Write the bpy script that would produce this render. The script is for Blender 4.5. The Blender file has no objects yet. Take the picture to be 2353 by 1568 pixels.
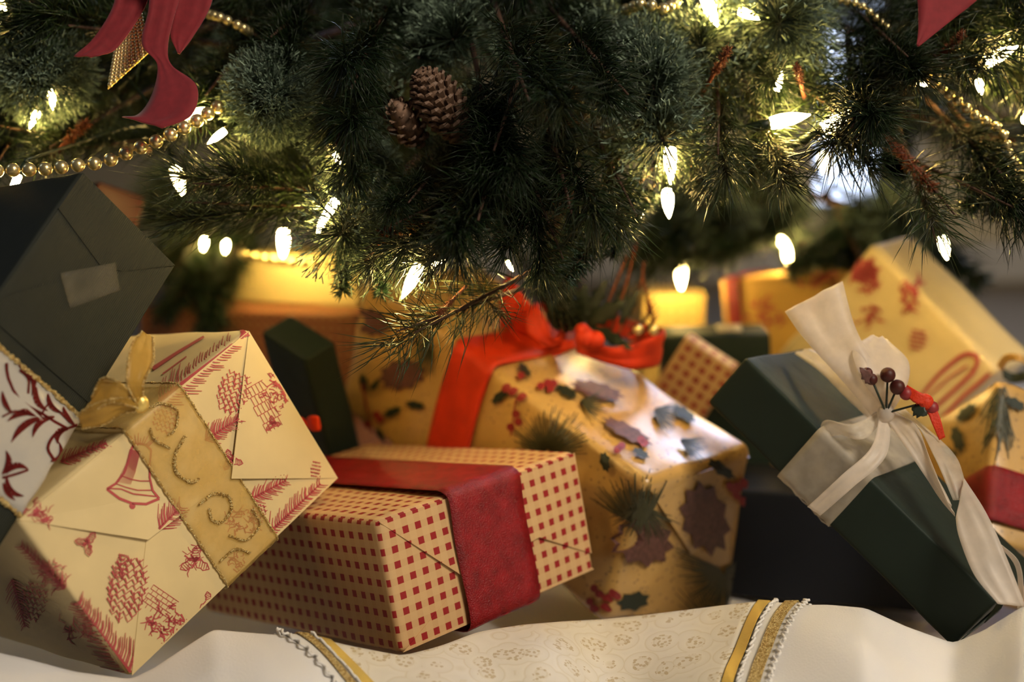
import bpy, math, random
import numpy as np
from mathutils import Vector, Matrix

rng = np.random.default_rng(7)
random.seed(7)
scene = bpy.context.scene
COL = scene.collection

# ------------------------------------------------------------ camera, world, lights, exposure
CAM_H = 0.37
PITCH = math.radians(10.0)
cam_data = bpy.data.cameras.new('camera')
cam_data.lens = 50.0
cam_data.sensor_width = 36.0
cam_data.clip_start = 0.02
cam_data.dof.use_dof = True
cam_data.dof.focus_distance = 0.93
cam_data.dof.aperture_fstop = 2.8
cam = bpy.data.objects.new('camera', cam_data)
cam.location = (0, 0, CAM_H)
cam.rotation_euler = (math.radians(90) - PITCH, 0, 0)
COL.objects.link(cam)
scene.camera = cam

world = bpy.data.worlds.new('world')
scene.world = world
world.use_nodes = True
bg = world.node_tree.nodes['Background']
bg.inputs['Color'].default_value = (0.55, 0.62, 0.85, 1)
bg.inputs['Strength'].default_value = 0.018

def area_light(name, loc, target, size, power, color, size_y=None):
    l = bpy.data.lights.new(name, 'AREA')
    l.energy = power; l.color = color; l.size = size
    if size_y:
        l.shape = 'RECTANGLE'; l.size_y = size_y
    o = bpy.data.objects.new(name, l)
    o.location = loc
    d = Vector(target) - Vector(loc)
    o.rotation_euler = d.to_track_quat('-Z', 'Y').to_euler()
    COL.objects.link(o)
    return o
# the room's ceiling lamp behind the photographer and evening light from the left
area_light('room_lamp', (1.45, -1.0, 0.8), (0.0, 1.0, 0.05), 0.45, 2.5, (1.0, 0.80, 0.56))
area_light('ceiling_lamp', (1.15, -0.25, 1.6), (0.05, 0.95, 0.0), 0.6, 24.0, (1.0, 0.87, 0.70))
area_light('window_daylight_left', (-1.8, 1.0, 1.6), (-0.4, 0.95, 0.25), 0.6, 1.6, (0.6, 0.75, 1.0))

scene.view_settings.view_transform = 'Standard'
scene.view_settings.look = 'None'
scene.view_settings.exposure = 0.65
scene.view_settings.gamma = 1.0
scene.view_settings.use_curve_mapping = False
scene.cycles.use_denoising = True
scene.cycles.use_adaptive_sampling = True
scene.cycles.adaptive_threshold = 0.07
scene.cycles.max_bounces = 5
scene.cycles.diffuse_bounces = 3
scene.cycles.glossy_bounces = 3
scene.cycles.transparent_max_bounces = 10
scene.cycles.caustics_reflective = False
scene.cycles.caustics_refractive = False
scene.cycles.sample_clamp_indirect = 4.0

# ------------------------------------------------------------ places: photograph pixel + distance -> point
F_PX, CX, CY = 3268.0, 1176.5, 784.0
C0 = np.array([0, 0, CAM_H])
FW = np.array([0, math.cos(PITCH), -math.sin(PITCH)])
RT = np.array([1.0, 0, 0])
UP = np.array([0, math.sin(PITCH), math.cos(PITCH)])

def at(px, py, depth):
    return C0 + depth * (FW + RT * (px - CX) / F_PX - UP * (py - CY) / F_PX)

def nrm(v):
    v = np.asarray(v, float)
    return v / (np.linalg.norm(v) + 1e-12)

# ------------------------------------------------------------ measured gift boxes: centre, axes, dimensions
BOX = {
  'toile': dict(c=[-0.2722, 0.9532, 0.0976], R=[[0.5841, -0.6914, -0.4252], [0.6661, 0.7076, -0.2357], [0.4639, -0.1456, 0.8739]], d=[0.1978, 0.19, 0.1277]),
  'gingham': dict(c=[-0.0953, 1.0113, 0.0463], R=[[0.7308, -0.6612, -0.1696], [0.6777, 0.7324, 0.065], [0.0813, -0.1625, 0.9834]], d=[0.1782, 0.25, 0.0887]),
  'green_left': dict(c=[-0.3604, 0.8968, 0.1725], R=[[0.4975, -0.7928, 0.3521], [0.4947, 0.5927, 0.6356], [-0.7126, -0.142, 0.6871]], d=[0.0952, 0.13, 0.3]),
  'kraft': dict(c=[0.0169, 1.1515, 0.097], R=[[0.6715, 0.6988, 0.2466], [-0.6433, 0.7149, -0.274], [-0.3677, 0.0254, 0.9296]], d=[0.3269, 0.1295, 0.1255]),
  'green_right': dict(c=[0.2551, 0.9754, 0.0939], R=[[0.6328, 0.5647, 0.5297], [-0.4966, 0.8209, -0.2818], [-0.594, -0.0847, 0.8]], d=[0.2325, 0.1045, 0.0447]),
  'toile_back': dict(c=[0.3497, 1.3101, 0.1074], R=[[0.5933, 0.6558, 0.4668], [-0.4887, 0.7542, -0.4386], [-0.6397, 0.0321, 0.7679]], d=[0.1588, 0.08, 0.2016]),
  'cream': dict(c=[-0.2441, 1.4833, 0.1735], R=[[0.9545, 0.298, 0.007], [-0.298, 0.9546, 0.0007], [-0.0065, -0.0028, 1.0]], d=[0.22, 0.1, 0.0501]),
  'striped': dict(c=[-0.2433, 1.4413, 0.0534], R=[[0.9639, 0.2664, 0.0], [-0.2664, 0.9639, -0.0], [-0.0, -0.0, 1.0]], d=[0.2287, 0.14, 0.2068]),
  'small_green': dict(c=[-0.1632, 1.2115, 0.0645], R=[[0.6627, 0.7378, -0.1281], [-0.7103, 0.5652, -0.4196], [-0.2372, 0.3691, 0.8986]], d=[0.0664, 0.0322, 0.2326]),
  'mid_green': dict(c=[0.1857, 1.264, 0.0587], R=[[0.9986, 0.027, -0.0449], [-0.0277, 0.9995, -0.0155], [0.0444, 0.0168, 0.9989]], d=[0.0952, 0.0786, 0.1975]),
  'orange': dict(c=[0.3184, 1.4864, 0.0657], R=[[0.859, 0.5018, -0.1017], [-0.4944, 0.8645, 0.0905], [0.1333, -0.0275, 0.9907]], d=[0.1428, 0.1013, 0.2335]),
  'sparkle': dict(c=[0.1732, 1.5835, 0.0507], R=[[0.9953, -0.0971, 0.0], [0.0971, 0.9953, 0.0], [-0.0, 0.0, 1.0]], d=[0.0695, 0.09, 0.2013]),
  'cream_dots': dict(c=[0.1382, 1.2366, 0.0896], R=[[0.8112, -0.4551, 0.3672], [-0.2851, 0.2406, 0.9278], [-0.5106, -0.8573, 0.0654]], d=[0.0571, 0.07, 0.05]),
  'kraft_right': dict(c=[0.4134, 1.0904, 0.0455], R=[[0.248, 0.9458, 0.2095], [-0.8026, 0.0795, 0.5912], [0.5425, -0.3148, 0.7788]], d=[0.115, 0.14, 0.1341]),
  'dark_red': dict(c=[-0.365, 1.2713, 0.2668], R=[[0.8018, -0.5535, 0.2251], [0.4793, 0.8207, 0.3109], [-0.3568, -0.1414, 0.9234]], d=[0.0432, 0.08, 0.0261]),
}

BOX['kraft']['sag'] = list(at(1672, 1412, 1.161) - at(1617, 1322, 1.161))
BOX['under'] = dict(c=[.268, 1.195, -.012], R=[[.97, .243, 0], [-.243, .97, 0], [0, 0, 1]], d=[.17, .09, .096])  # dark box added to stand in for the shade below the right-hand gift
for _k, _s in (('gingham', 1.02), ('green_left', .955)):
    BOX[_k]['c'] = list(C0 + (np.array(BOX[_k]['c']) - C0) * _s); BOX[_k]['d'] = [v * _s for v in BOX[_k]['d']]

class Box:
    def __init__(s, name, r=0.003):
        b = BOX[name]
        s.c = np.array(b['c']); s.R = np.array(b['R']); s.d = np.array(b['d']); s.r = r; s.flaps = []; s.sag = np.array(b['sag']) if 'sag' in b else None
    def W(s, p):
        p = np.asarray(p, float); w = s.c + p @ s.R.T
        if s.sag is not None:      # soft corner of the parcel pressed down and out
            q = np.clip(p / s.d + .5, 0, 1.05); w = w + (q[..., 0] * q[..., 1] * (1 - q[..., 2]))[..., None] * s.sag
        return w
    def round(s, p, off=0.0):
        """local point -> point on the rounded box surface, raised by off; also the local normal"""
        h = s.d / 2
        q = np.clip(p, -(h - s.r), h - s.r)
        v = p - q
        L = np.linalg.norm(v, axis=-1, keepdims=True)
        n = v / np.maximum(L, 1e-9)
        return q + n * (s.r + off), n
    def hit(s, px, py):
        d = s.d / 2
        o = (C0 - s.c) @ s.R
        v = (at(px, py, 1.0) - C0) @ s.R
        v = np.where(np.abs(v) < 1e-9, 1e-9, v)
        t1 = (-d - o) / v; t2 = (d - o) / v
        tn = np.minimum(t1, t2); k = int(tn.argmax())
        p = o + v * tn[k]
        return np.clip(p, -d, d)

# ------------------------------------------------------------ mesh helpers
ORG = {}
def mesh_from(name, V, Fs, smooth=True, mats=(), attr=None, matidx=None):
    me = bpy.data.meshes.new(name)
    V = np.asarray(V, dtype=np.float32)
    if isinstance(Fs, np.ndarray):
        nf, k = Fs.shape
        me.vertices.add(len(V)); me.vertices.foreach_set('co', V.ravel())
        me.loops.add(nf * k); me.loops.foreach_set('vertex_index', Fs.ravel().astype(np.int32))
        me.polygons.add(nf)
        me.polygons.foreach_set('loop_start', np.arange(0, nf * k, k, dtype=np.int32))
        me.polygons.foreach_set('loop_total', np.full(nf, k, dtype=np.int32))
        me.update(calc_edges=True)
    else:
        me.from_pydata([tuple(map(float, v)) for v in V], [], [tuple(int(i) for i in f) for f in Fs])
    if attr is not None:
        for an, av in attr.items():
            a = me.attributes.new(an, 'FLOAT', 'POINT'); a.data.foreach_set('value', np.asarray(av, np.float32))
    for m in mats: me.materials.append(m)
    if smooth: me.polygons.foreach_set('use_smooth', np.ones(len(me.polygons), dtype=bool))
    me.validate()
    return me

def thing(name, loc, label, cat, group=None):
    o = bpy.data.objects.new(name, None); COL.objects.link(o)
    o.empty_display_size = 0.02
    o.location = tuple(map(float, loc)); ORG[o.name] = np.array(loc, float)
    o['label'] = label; o['category'] = cat
    if group: o['group'] = group
    return o

def mk(name, V, Fs, mat, parent=None, smooth=True, attr=None, label=None, kind=None):
    org = ORG.get(parent.name, np.zeros(3)) if parent is not None else np.zeros(3)
    me = mesh_from(name, np.asarray(V) - org, Fs, smooth, [mat] if mat else [], attr)
    o = bpy.data.objects.new(name, me); COL.objects.link(o)
    if parent is not None: o.parent = parent
    ORG[o.name] = org
    if label: o['label'] = label
    if kind: o['kind'] = kind
    return o

def solo(name, V, Fs, mat, label, cat, group=None, **k):
    o = mk(name, V, Fs, mat, None, **k)
    o['label'] = label; o['category'] = cat
    if group: o['group'] = group
    return o

def structure(name, V, Fs, mat, parent=None):
    o = mk(name, V, Fs, mat, parent, smooth=False)
    if parent is None: o['kind'] = 'structure'
    return o

def join(parts):
    V = []; Fs = []; n = 0
    for v, f in parts:
        V.append(np.asarray(v, float)); Fs += [tuple(int(i) + n for i in q) for q in f]; n += len(v)
    return np.concatenate(V), Fs

def cuboid(lo, hi):
    x0, y0, z0 = lo; x1, y1, z1 = hi
    V = [(x0,y0,z0),(x1,y0,z0),(x1,y1,z0),(x0,y1,z0),(x0,y0,z1),(x1,y0,z1),(x1,y1,z1),(x0,y1,z1)]
    return np.array(V, float), [(0,3,2,1),(4,5,6,7),(0,1,5,4),(1,2,6,5),(2,3,7,6),(3,0,4,7)]

def tube(path, r, n=7, caps=True):
    path = np.asarray(path, float); N = len(path)
    rr = np.full(N, r) if np.isscalar(r) else np.asarray(r)
    T = np.gradient(path, axis=0); T /= (np.linalg.norm(T, axis=1, keepdims=True) + 1e-12)
    a = nrm(np.cross(T[0], [0.13, 0.31, 0.94])); V = []
    for i in range(N):
        a = nrm(a - T[i] * (a @ T[i])); b = np.cross(T[i], a)
        for k in range(n):
            w = 2 * math.pi * k / n
            V.append(path[i] + rr[i] * (math.cos(w) * a + math.sin(w) * b))
    Fs = [(i*n+k, i*n+(k+1) % n, (i+1)*n+(k+1) % n, (i+1)*n+k) for i in range(N-1) for k in range(n)]
    if caps: Fs += [tuple(range(n-1, -1, -1)), tuple((N-1)*n + k for k in range(n))]
    return np.array(V), Fs

def smooth_path(P, n=60):
    """Catmull-Rom through the control points"""
    P = np.asarray(P, float)
    Q = np.vstack([2*P[0]-P[1], P, 2*P[-1]-P[-2]])
    out = []
    segs = len(P) - 1; m = max(2, n // segs)
    for i in range(segs):
        p0, p1, p2, p3 = Q[i:i+4]
        for t in np.linspace(0, 1, m, endpoint=(i == segs-1)):
            out.append(0.5*((2*p1) + (-p0+p2)*t + (2*p0-5*p1+4*p2-p3)*t*t + (-p0+3*p1-3*p2+p3)*t**3))
    return np.array(out)

def strip2(A, Bp, th=0.0004, across=6, ripple=0.0, seed=0):
    """solid ribbon between edge polyline A and edge polyline Bp (N x 3 each)"""
    A = np.asarray(A, float); Bp = np.asarray(Bp, float); N = len(A)
    G = np.stack([A + (Bp - A) * (j / across) for j in range(across + 1)], 1)
    du = np.gradient(G, axis=0); dv = np.gradient(G, axis=1)
    n = np.cross(du, dv); n /= (np.linalg.norm(n, axis=2, keepdims=True) + 1e-12)
    if ripple:
        jj = np.arange(across + 1)[None, :]; ii = np.arange(N)[:, None]
        G = G + n * (ripple * (np.sin(jj * 2.1 + seed + ii * .07) + .5 * np.sin(jj * 3.9 + ii * .23 + seed * 2)))[..., None]
    top = (G + n * th / 2).reshape(-1, 3); bot = (G - n * th / 2).reshape(-1, 3)
    M = across + 1; V = np.vstack([top, bot]); o = N * M; Fs = []
    for i in range(N - 1):
        for j in range(across):
            a = i*M+j
            Fs.append((a, a+1, a+M+1, a+M)); Fs.append((o+a, o+a+M, o+a+M+1, o+a+1))
    for i in range(N - 1):
        a = i*M; Fs.append((a, a+M, o+a+M, o+a)); a = i*M+across; Fs.append((a, o+a, o+a+M, a+M))
    for j in range(across):
        a = j; Fs.append((a, o+a, o+a+1, a+1)); a = (N-1)*M+j; Fs.append((a, a+1, o+a+1, o+a))
    return V, Fs

def free_ribbon(ctrl, wdirs, w, n=48, th=0.0004, across=6, ripple=0.0, seed=0):
    """ribbon along a smooth centre line; wdirs = width direction at each control point; w scalar or list"""
    P = smooth_path(ctrl, n)
    D = smooth_path(np.array([nrm(d) for d in wdirs]) * (np.array(w).reshape(-1, 1) if not np.isscalar(w) else w), n)
    return strip2(P - D / 2, P + D / 2, th, across, ripple, seed)

def px_ribbon(L, R, n=48, **k):
    """ribbon given by its two edges as (px, py, distance) lists"""
    return strip2(smooth_path([at(*q) for q in L], n), smooth_path([at(*q) for q in R], n), **k)

def uvsphere(c, r, nu=12, nv=8, sc=(1, 1, 1), axis=None):
    V = [(0, 0, 1)]
    for i in range(1, nv):
        a = math.pi * i / nv
        for j in range(nu):
            b = 2 * math.pi * j / nu
            V.append((math.sin(a) * math.cos(b), math.sin(a) * math.sin(b), math.cos(a)))
    V.append((0, 0, -1)); V = np.array(V) * np.array(sc) * r
    if axis is not None: V = V @ np.array(Vector(axis).to_track_quat('Z', 'Y').to_matrix()).T
    Fs = [(0, 1 + j, 1 + (j+1) % nu) for j in range(nu)]
    for i in range(nv - 2):
        for j in range(nu):
            a = 1 + i*nu + j; b = 1 + i*nu + (j+1) % nu
            Fs.append((a, a + nu, b + nu, b))
    e = len(V) - 1
    Fs += [(e, 1 + (nv-2)*nu + (j+1) % nu, 1 + (nv-2)*nu + j) for j in range(nu)]
    return V + np.asarray(c), Fs

# ------------------------------------------------------------ materials
def new_mat(name):
    m = bpy.data.materials.new(name); m.use_nodes = True
    nt = m.node_tree; b = nt.nodes['Principled BSDF']
    return m, nt, b
def nd(nt, t, **k):
    n = nt.nodes.new(t)
    for a, v in k.items(): setattr(n, a, v)
    return n
def coords(nt, scale=1.0, kind='Object'):
    tc = nd(nt, 'ShaderNodeTexCoord'); mp = nd(nt, 'ShaderNodeMapping')
    mp.inputs['Scale'].default_value = (scale,) * 3 if np.isscalar(scale) else scale
    nt.links.new(tc.outputs[kind], mp.inputs['Vector'])
    return mp.outputs['Vector']
def noise(nt, vec, scale, detail=3, rough=0.5):
    n = nd(nt, 'ShaderNodeTexNoise'); n.inputs['Scale'].default_value = scale
    n.inputs['Detail'].default_value = detail; n.inputs['Roughness'].default_value = rough
    if vec is not None: nt.links.new(vec, n.inputs['Vector'])
    return n.outputs['Fac']
def ramp(nt, fac, stops):
    r = nd(nt, 'ShaderNodeValToRGB'); cr = r.color_ramp
    while len(cr.elements) < len(stops): cr.elements.new(0.5)
    for e, (p, c) in zip(cr.elements, stops):
        e.position = p; e.color = (*c, 1) if len(c) == 3 else c
    nt.links.new(fac, r.inputs['Fac'])
    return r.outputs['Color']
def bump(nt, b, h, strength=0.3, dist=0.001):
    n = nd(nt, 'ShaderNodeBump'); n.inputs['Strength'].default_value = strength
    n.inputs['Distance'].default_value = dist
    nt.links.new(h, n.inputs['Height']); nt.links.new(n.outputs['Normal'], b.inputs['Normal'])
def plain(name, col, rough=0.6, metal=0.0, spec=0.5, var=0.0, vscale=60, bmp=0.0, bscale=400, sheen=0.0, bdist=0.001):
    m, nt, b = new_mat(name)
    b.inputs['Base Color'].default_value = (*col, 1); b.inputs['Roughness'].default_value = rough
    b.inputs['Metallic'].default_value = metal; b.inputs['Specular IOR Level'].default_value = spec
    b.inputs['Sheen Weight'].default_value = sheen
    v = coords(nt)
    if var:
        f = noise(nt, v, vscale, 4)
        c = ramp(nt, f, [(0.3, tuple(x * (1 - var) for x in col)), (0.7, tuple(min(1, x * (1 + var)) for x in col))])
        nt.links.new(c, b.inputs['Base Color'])
    if bmp: bump(nt, b, noise(nt, v, bscale, 2), bmp, bdist)
    return m
def math_node(nt, op, a, bv=None):
    n = nd(nt, 'ShaderNodeMath', operation=op)
    for i, x in enumerate((a, bv)):
        if x is None: continue
        if isinstance(x, (int, float)): n.inputs[i].default_value = x
        else: nt.links.new(x, n.inputs[i])
    return n.outputs[0]

def paper(name, col, rough=0.5, spec=0.35, var=0.06, rib=0.0, wrinkle=0.25):
    m, nt, b = new_mat(name)
    v = coords(nt)
    f = noise(nt, v, 22, 3)
    c = ramp(nt, f, [(0.3, tuple(x * (1 - var) for x in col)), (0.7, tuple(min(1, x * (1 + var)) for x in col))])
    nt.links.new(c, b.inputs['Base Color'])
    b.inputs['Roughness'].default_value = rough; b.inputs['Specular IOR Level'].default_value = spec
    h = math_node(nt, 'MULTIPLY', noise(nt, v, 30, 3), 1.0)
    if rib:
        w = nd(nt, 'ShaderNodeTexWave'); w.inputs['Scale'].default_value = rib; w.inputs['Distortion'].default_value = 0.4
        at_ = nd(nt, 'ShaderNodeAttribute'); at_.attribute_name = 'paper_u'
        cb = nd(nt, 'ShaderNodeCombineXYZ'); nt.links.new(at_.outputs['Fac'], cb.inputs[0]); nt.links.new(cb.outputs[0], w.inputs['Vector'])
        h = math_node(nt, 'ADD', h, math_node(nt, 'MULTIPLY', w.outputs['Fac'], 0.12))
    bump(nt, b, h, wrinkle, 0.004)
    return m

def attr_out(nt, name):
    a = nd(nt, 'ShaderNodeAttribute'); a.attribute_name = name
    return a.outputs['Fac']

def gingham(name, base, sq, pitch, light=None):
    """printed check: square dots where the bands of both directions cross"""
    m, nt, b = new_mat(name)
    u = attr_out(nt, 'paper_u'); v = attr_out(nt, 'paper_v')
    def band(x):
        t = math_node(nt, 'FRACT', math_node(nt, 'MULTIPLY', x, 1.0 / pitch))
        return math_node(nt, 'LESS_THAN', t, 0.46)
    bu, bv = band(u), band(v)
    both = math_node(nt, 'MULTIPLY', bu, bv)
    one = math_node(nt, 'MULTIPLY', math_node(nt, 'ADD', bu, bv), 0.5)
    mix1 = nd(nt, 'ShaderNodeMix', data_type='RGBA'); mix1.inputs[6].default_value = (*base, 1)
    mix1.inputs[7].default_value = (*(light or base), 1); nt.links.new(one, mix1.inputs[0])
    mix = nd(nt, 'ShaderNodeMix', data_type='RGBA'); mix.inputs[7].default_value = (*sq, 1)
    nt.links.new(mix1.outputs[2], mix.inputs[6]); nt.links.new(both, mix.inputs[0])
    nt.links.new(mix.outputs[2], b.inputs['Base Color'])
    b.inputs['Roughness'].default_value = 0.5; b.inputs['Specular IOR Level'].default_value = 0.3
    bump(nt, b, noise(nt, coords(nt), 35, 3), 0.2, 0.004)
    return m

def speckled(name, col, speck):
    m, nt, b = new_mat(name)
    v = coords(nt)
    f = noise(nt, v, 25, 4)
    c = ramp(nt, f, [(0.3, tuple(x * .85 for x in col)), (0.7, tuple(x * 1.1 for x in col))])
    vo = nd(nt, 'ShaderNodeTexVoronoi'); vo.inputs['Scale'].default_value = 170; nt.links.new(v, vo.inputs['Vector'])
    k = math_node(nt, 'LESS_THAN', vo.outputs['Distance'], 0.22)
    mx = nd(nt, 'ShaderNodeMix', data_type='RGBA'); nt.links.new(math_node(nt, 'MULTIPLY', k, 0.55), mx.inputs[0])
    nt.links.new(c, mx.inputs[6]); mx.inputs[7].default_value = (*speck, 1)
    nt.links.new(mx.outputs[2], b.inputs['Base Color'])
    b.inputs['Roughness'].default_value = 0.36; b.inputs['Specular IOR Level'].default_value = 0.5
    b.inputs['Coat Weight'].default_value = 0.6; b.inputs['Coat Roughness'].default_value = 0.25
    bump(nt, b, noise(nt, v, 28, 3), 0.3, 0.005)
    return m

def glitter(name, col, col2, scale=900, rough=0.35):
    m, nt, b = new_mat(name)
    v = coords(nt)
    vo = nd(nt, 'ShaderNodeTexVoronoi'); vo.inputs['Scale'].default_value = scale; nt.links.new(v, vo.inputs['Vector'])
    sep = nd(nt, 'ShaderNodeSeparateColor'); nt.links.new(vo.outputs['Color'], sep.inputs[0])
    nt.links.new(ramp(nt, sep.outputs[0], [(0.2, col2), (0.8, col)]), b.inputs['Base Color'])
    b.inputs['Metallic'].default_value = 0.35; b.inputs['Roughness'].default_value = rough
    bump(nt, b, noise(nt, v, scale * 1.5, 1), 1.0, 0.003)
    return m

def sheer(name, col, opacity, weave=1400):
    m, nt, b = new_mat(name)
    out = nt.nodes['Material Output']
    tr = nd(nt, 'ShaderNodeBsdfTransparent'); tl = nd(nt, 'ShaderNodeBsdfTranslucent'); tl.inputs['Color'].default_value = (*col, 1)
    b.inputs['Base Color'].default_value = (*col, 1); b.inputs['Roughness'].default_value = 0.4
    m1 = nd(nt, 'ShaderNodeMixShader'); m1.inputs[0].default_value = 0.35
    nt.links.new(b.outputs[0], m1.inputs[1]); nt.links.new(tl.outputs[0], m1.inputs[2])
    m2 = nd(nt, 'ShaderNodeMixShader')
    f = noise(nt, coords(nt), 60, 3)
    nt.links.new(ramp(nt, f, [(0.3, (opacity - .1,) * 3), (0.7, (opacity + .1,) * 3)]), m2.inputs[0])
    nt.links.new(tr.outputs[0], m2.inputs[1]); nt.links.new(m1.outputs[0], m2.inputs[2])
    nt.links.new(m2.outputs[0], out.inputs['Surface'])
    return m

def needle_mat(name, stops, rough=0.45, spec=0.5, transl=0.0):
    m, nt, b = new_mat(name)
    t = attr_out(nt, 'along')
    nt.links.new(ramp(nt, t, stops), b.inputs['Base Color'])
    b.inputs['Roughness'].default_value = rough; b.inputs['Specular IOR Level'].default_value = spec
    return m

def emit(name, col, strength):
    m, nt, b = new_mat(name)
    b.inputs['Base Color'].default_value = (*col, 1)
    b.inputs['Emission Color'].default_value = (*col, 1); b.inputs['Emission Strength'].default_value = strength
    return m

M = dict(
    toile=paper('toile_paper', (0.70, 0.55, 0.28)),
    toile_ink=plain('toile_ink', (0.46, 0.07, 0.07), 0.6),
    gingham=gingham('gingham_paper', (0.62, 0.40, 0.19), (0.30, 0.018, 0.02), 0.0104, (0.56, 0.33, 0.15)),
    gingham_far=gingham('gingham_paper_brown', (0.36, 0.16, 0.07), (0.20, 0.03, 0.02), 0.0085),
    green=paper('green_ribbed_paper', (0.014, 0.0165, 0.0105), rough=0.55, spec=0.18, rib=240, wrinkle=0.4),
    green_glossy=paper('green_paper', (0.012, 0.022, 0.016), rough=0.6, spec=0.25, wrinkle=0.35),
    kraft=speckled('holly_kraft_paper', (0.55, 0.33, 0.10), (0.16, 0.09, 0.04)),
    holly_green=plain('print_dark_green', (0.012, 0.020, 0.010), 0.5),
    print_needle=plain('print_olive', (0.045, 0.045, 0.020), 0.5),
    berry_print=plain('print_berry_red', (0.26, 0.018, 0.02), 0.5),
    cone_print=plain('print_cone_brown', (0.12, 0.050, 0.040), 0.5, var=0.4, vscale=300),
    satin_red=plain('red_shimmer_ribbon', (0.24, 0.004, 0.008), 0.38, spec=0.45, var=0.3, vscale=90, bmp=0.9, bscale=1100),
    red_ribbon=plain('orange_red_ribbon', (0.58, 0.035, 0.008), 0.55, spec=.3, var=0.15, bmp=0.4, bscale=700),
    velvet=plain('burgundy_velvet', (0.21, 0.016, 0.022), 0.75, spec=0.3, sheen=0.15, var=0.12, vscale=200),
    gold_glitter=glitter('gold_glitter', (1.0, 0.80, 0.36), (0.62, 0.38, 0.10)),
    gold=plain('polished_gold', (0.90, 0.74, 0.36), 0.30, metal=0.85, bmp=0.15, bscale=200),
    gold_satin=plain('gold_satin', (0.88, 0.64, 0.18), 0.35, metal=0.5, bmp=0.4, bscale=150),
    gold_sheer=sheer('sheer_gold_ribbon', (0.80, 0.58, 0.18), 0.32),
    gold_bow=sheer('folded_gold_ribbon', (0.62, 0.38, 0.07), 0.62),
    white_sheer=sheer('sheer_white_ribbon', (0.80, 0.72, 0.60), 0.42),
    white_sheer_dense=sheer('sheer_white_ribbon_folded', (0.85, 0.76, 0.66), 0.62),
    silver_ribbon=plain('silver_white_ribbon', (0.46, 0.43, 0.38), 0.35, spec=0.5, bmp=0.3, bscale=300),
    swirl_red=glitter('red_swirl_glitter', (0.30, 0.012, 0.014), (0.16, 0.004, 0.006), 1500, 0.5),
    tape=sheer('clear_tape', (0.26, 0.24, 0.18), 0.24),
    skirt=plain('white_satin_cotton', (0.80, 0.78, 0.76), 0.6, spec=0.3, bmp=0.25, bscale=900, sheen=0.15),
    lace_white=plain('white_lace', (0.80, 0.77, 0.72), 0.7),
    cone=plain('pine_cone', (0.17, 0.098, 0.060), 0.65, var=0.6, vscale=140),
    bark=plain('brown_twig', (0.055, 0.024, 0.012), 0.8, var=0.4, vscale=150),
    twig_red=plain('red_brown_twig', (0.16, 0.035, 0.012), 0.7, var=0.4, vscale=150),
    wire=plain('green_wire', (0.01, 0.022, 0.010), 0.5),
    bulb=emit('lit_bulb', (1.0, 0.67, 0.20), 165.0),
    carpet=plain('beige_carpet', (0.30, 0.245, 0.18), 0.95, spec=0.1, var=0.15, vscale=220, bmp=0.6, bscale=600, bdist=0.003),
    wall=plain('cream_wall_paint', (0.62, 0.52, 0.33), 0.85, var=0.03, vscale=3),
    trim=plain('white_trim_paint', (0.62, 0.58, 0.52), 0.5),
    pane=emit('dusk_window_pane', (0.62, 0.74, 1.0), 2.2),
    pane_high=emit('dusk_window_pane_high', (0.62, 0.72, 1.0), 13.0),
    shade_dark=paper('painted_shade', (0.006, 0.008, 0.014), rough=0.6, spec=0.2),  # near-black painted in place of shade, used on the added box alone
    cream_paper=paper('cream_paper', (0.72, 0.60, 0.28)),
    orange_paper=paper('golden_cream_paper', (0.66, 0.40, 0.10)),
    sparkle=gingham('gold_check_paper', (0.75, 0.55, 0.2), (0.55, 0.33, 0.08), 0.012),
    dark_red=paper('dark_red_paper', (0.06, 0.010, 0.006)),
    tag_white=plain('pale_label', (0.5, 0.42, 0.34), 0.5),
)
def lace_mat():
    m, nt, b = new_mat('cream_lace_panel')
    v = coords(nt)
    vo = nd(nt, 'ShaderNodeTexVoronoi'); vo.inputs['Scale'].default_value = 55; nt.links.new(v, vo.inputs['Vector'])
    ringv = math_node(nt, 'FRACT', math_node(nt, 'MULTIPLY', vo.outputs['Distance'], 3.2))
    v2 = nd(nt, 'ShaderNodeTexVoronoi'); v2.inputs['Scale'].default_value = 330; nt.links.new(v, v2.inputs['Vector'])
    holes = math_node(nt, 'LESS_THAN', v2.outputs['Distance'], 0.42)
    near = math_node(nt, 'LESS_THAN', vo.outputs['Distance'], 0.42)
    k = math_node(nt, 'MULTIPLY', math_node(nt, 'MULTIPLY', holes, near), 0.75)
    mx = nd(nt, 'ShaderNodeMix', data_type='RGBA'); nt.links.new(k, mx.inputs[0])
    nt.links.new(ramp(nt, ringv, [(0.0, (0.66, 0.58, 0.42)), (0.25, (0.76, 0.70, 0.58)), (1.0, (0.72, 0.66, 0.54))]), mx.inputs[6])
    mx.inputs[7].default_value = (0.50, 0.38, 0.20, 1)
    nt.links.new(mx.outputs[2], b.inputs['Base Color']); b.inputs['Roughness'].default_value = 0.6
    bump(nt, b, k, 0.5, 0.001)
    return m
M['lace'] = lace_mat()

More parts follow.
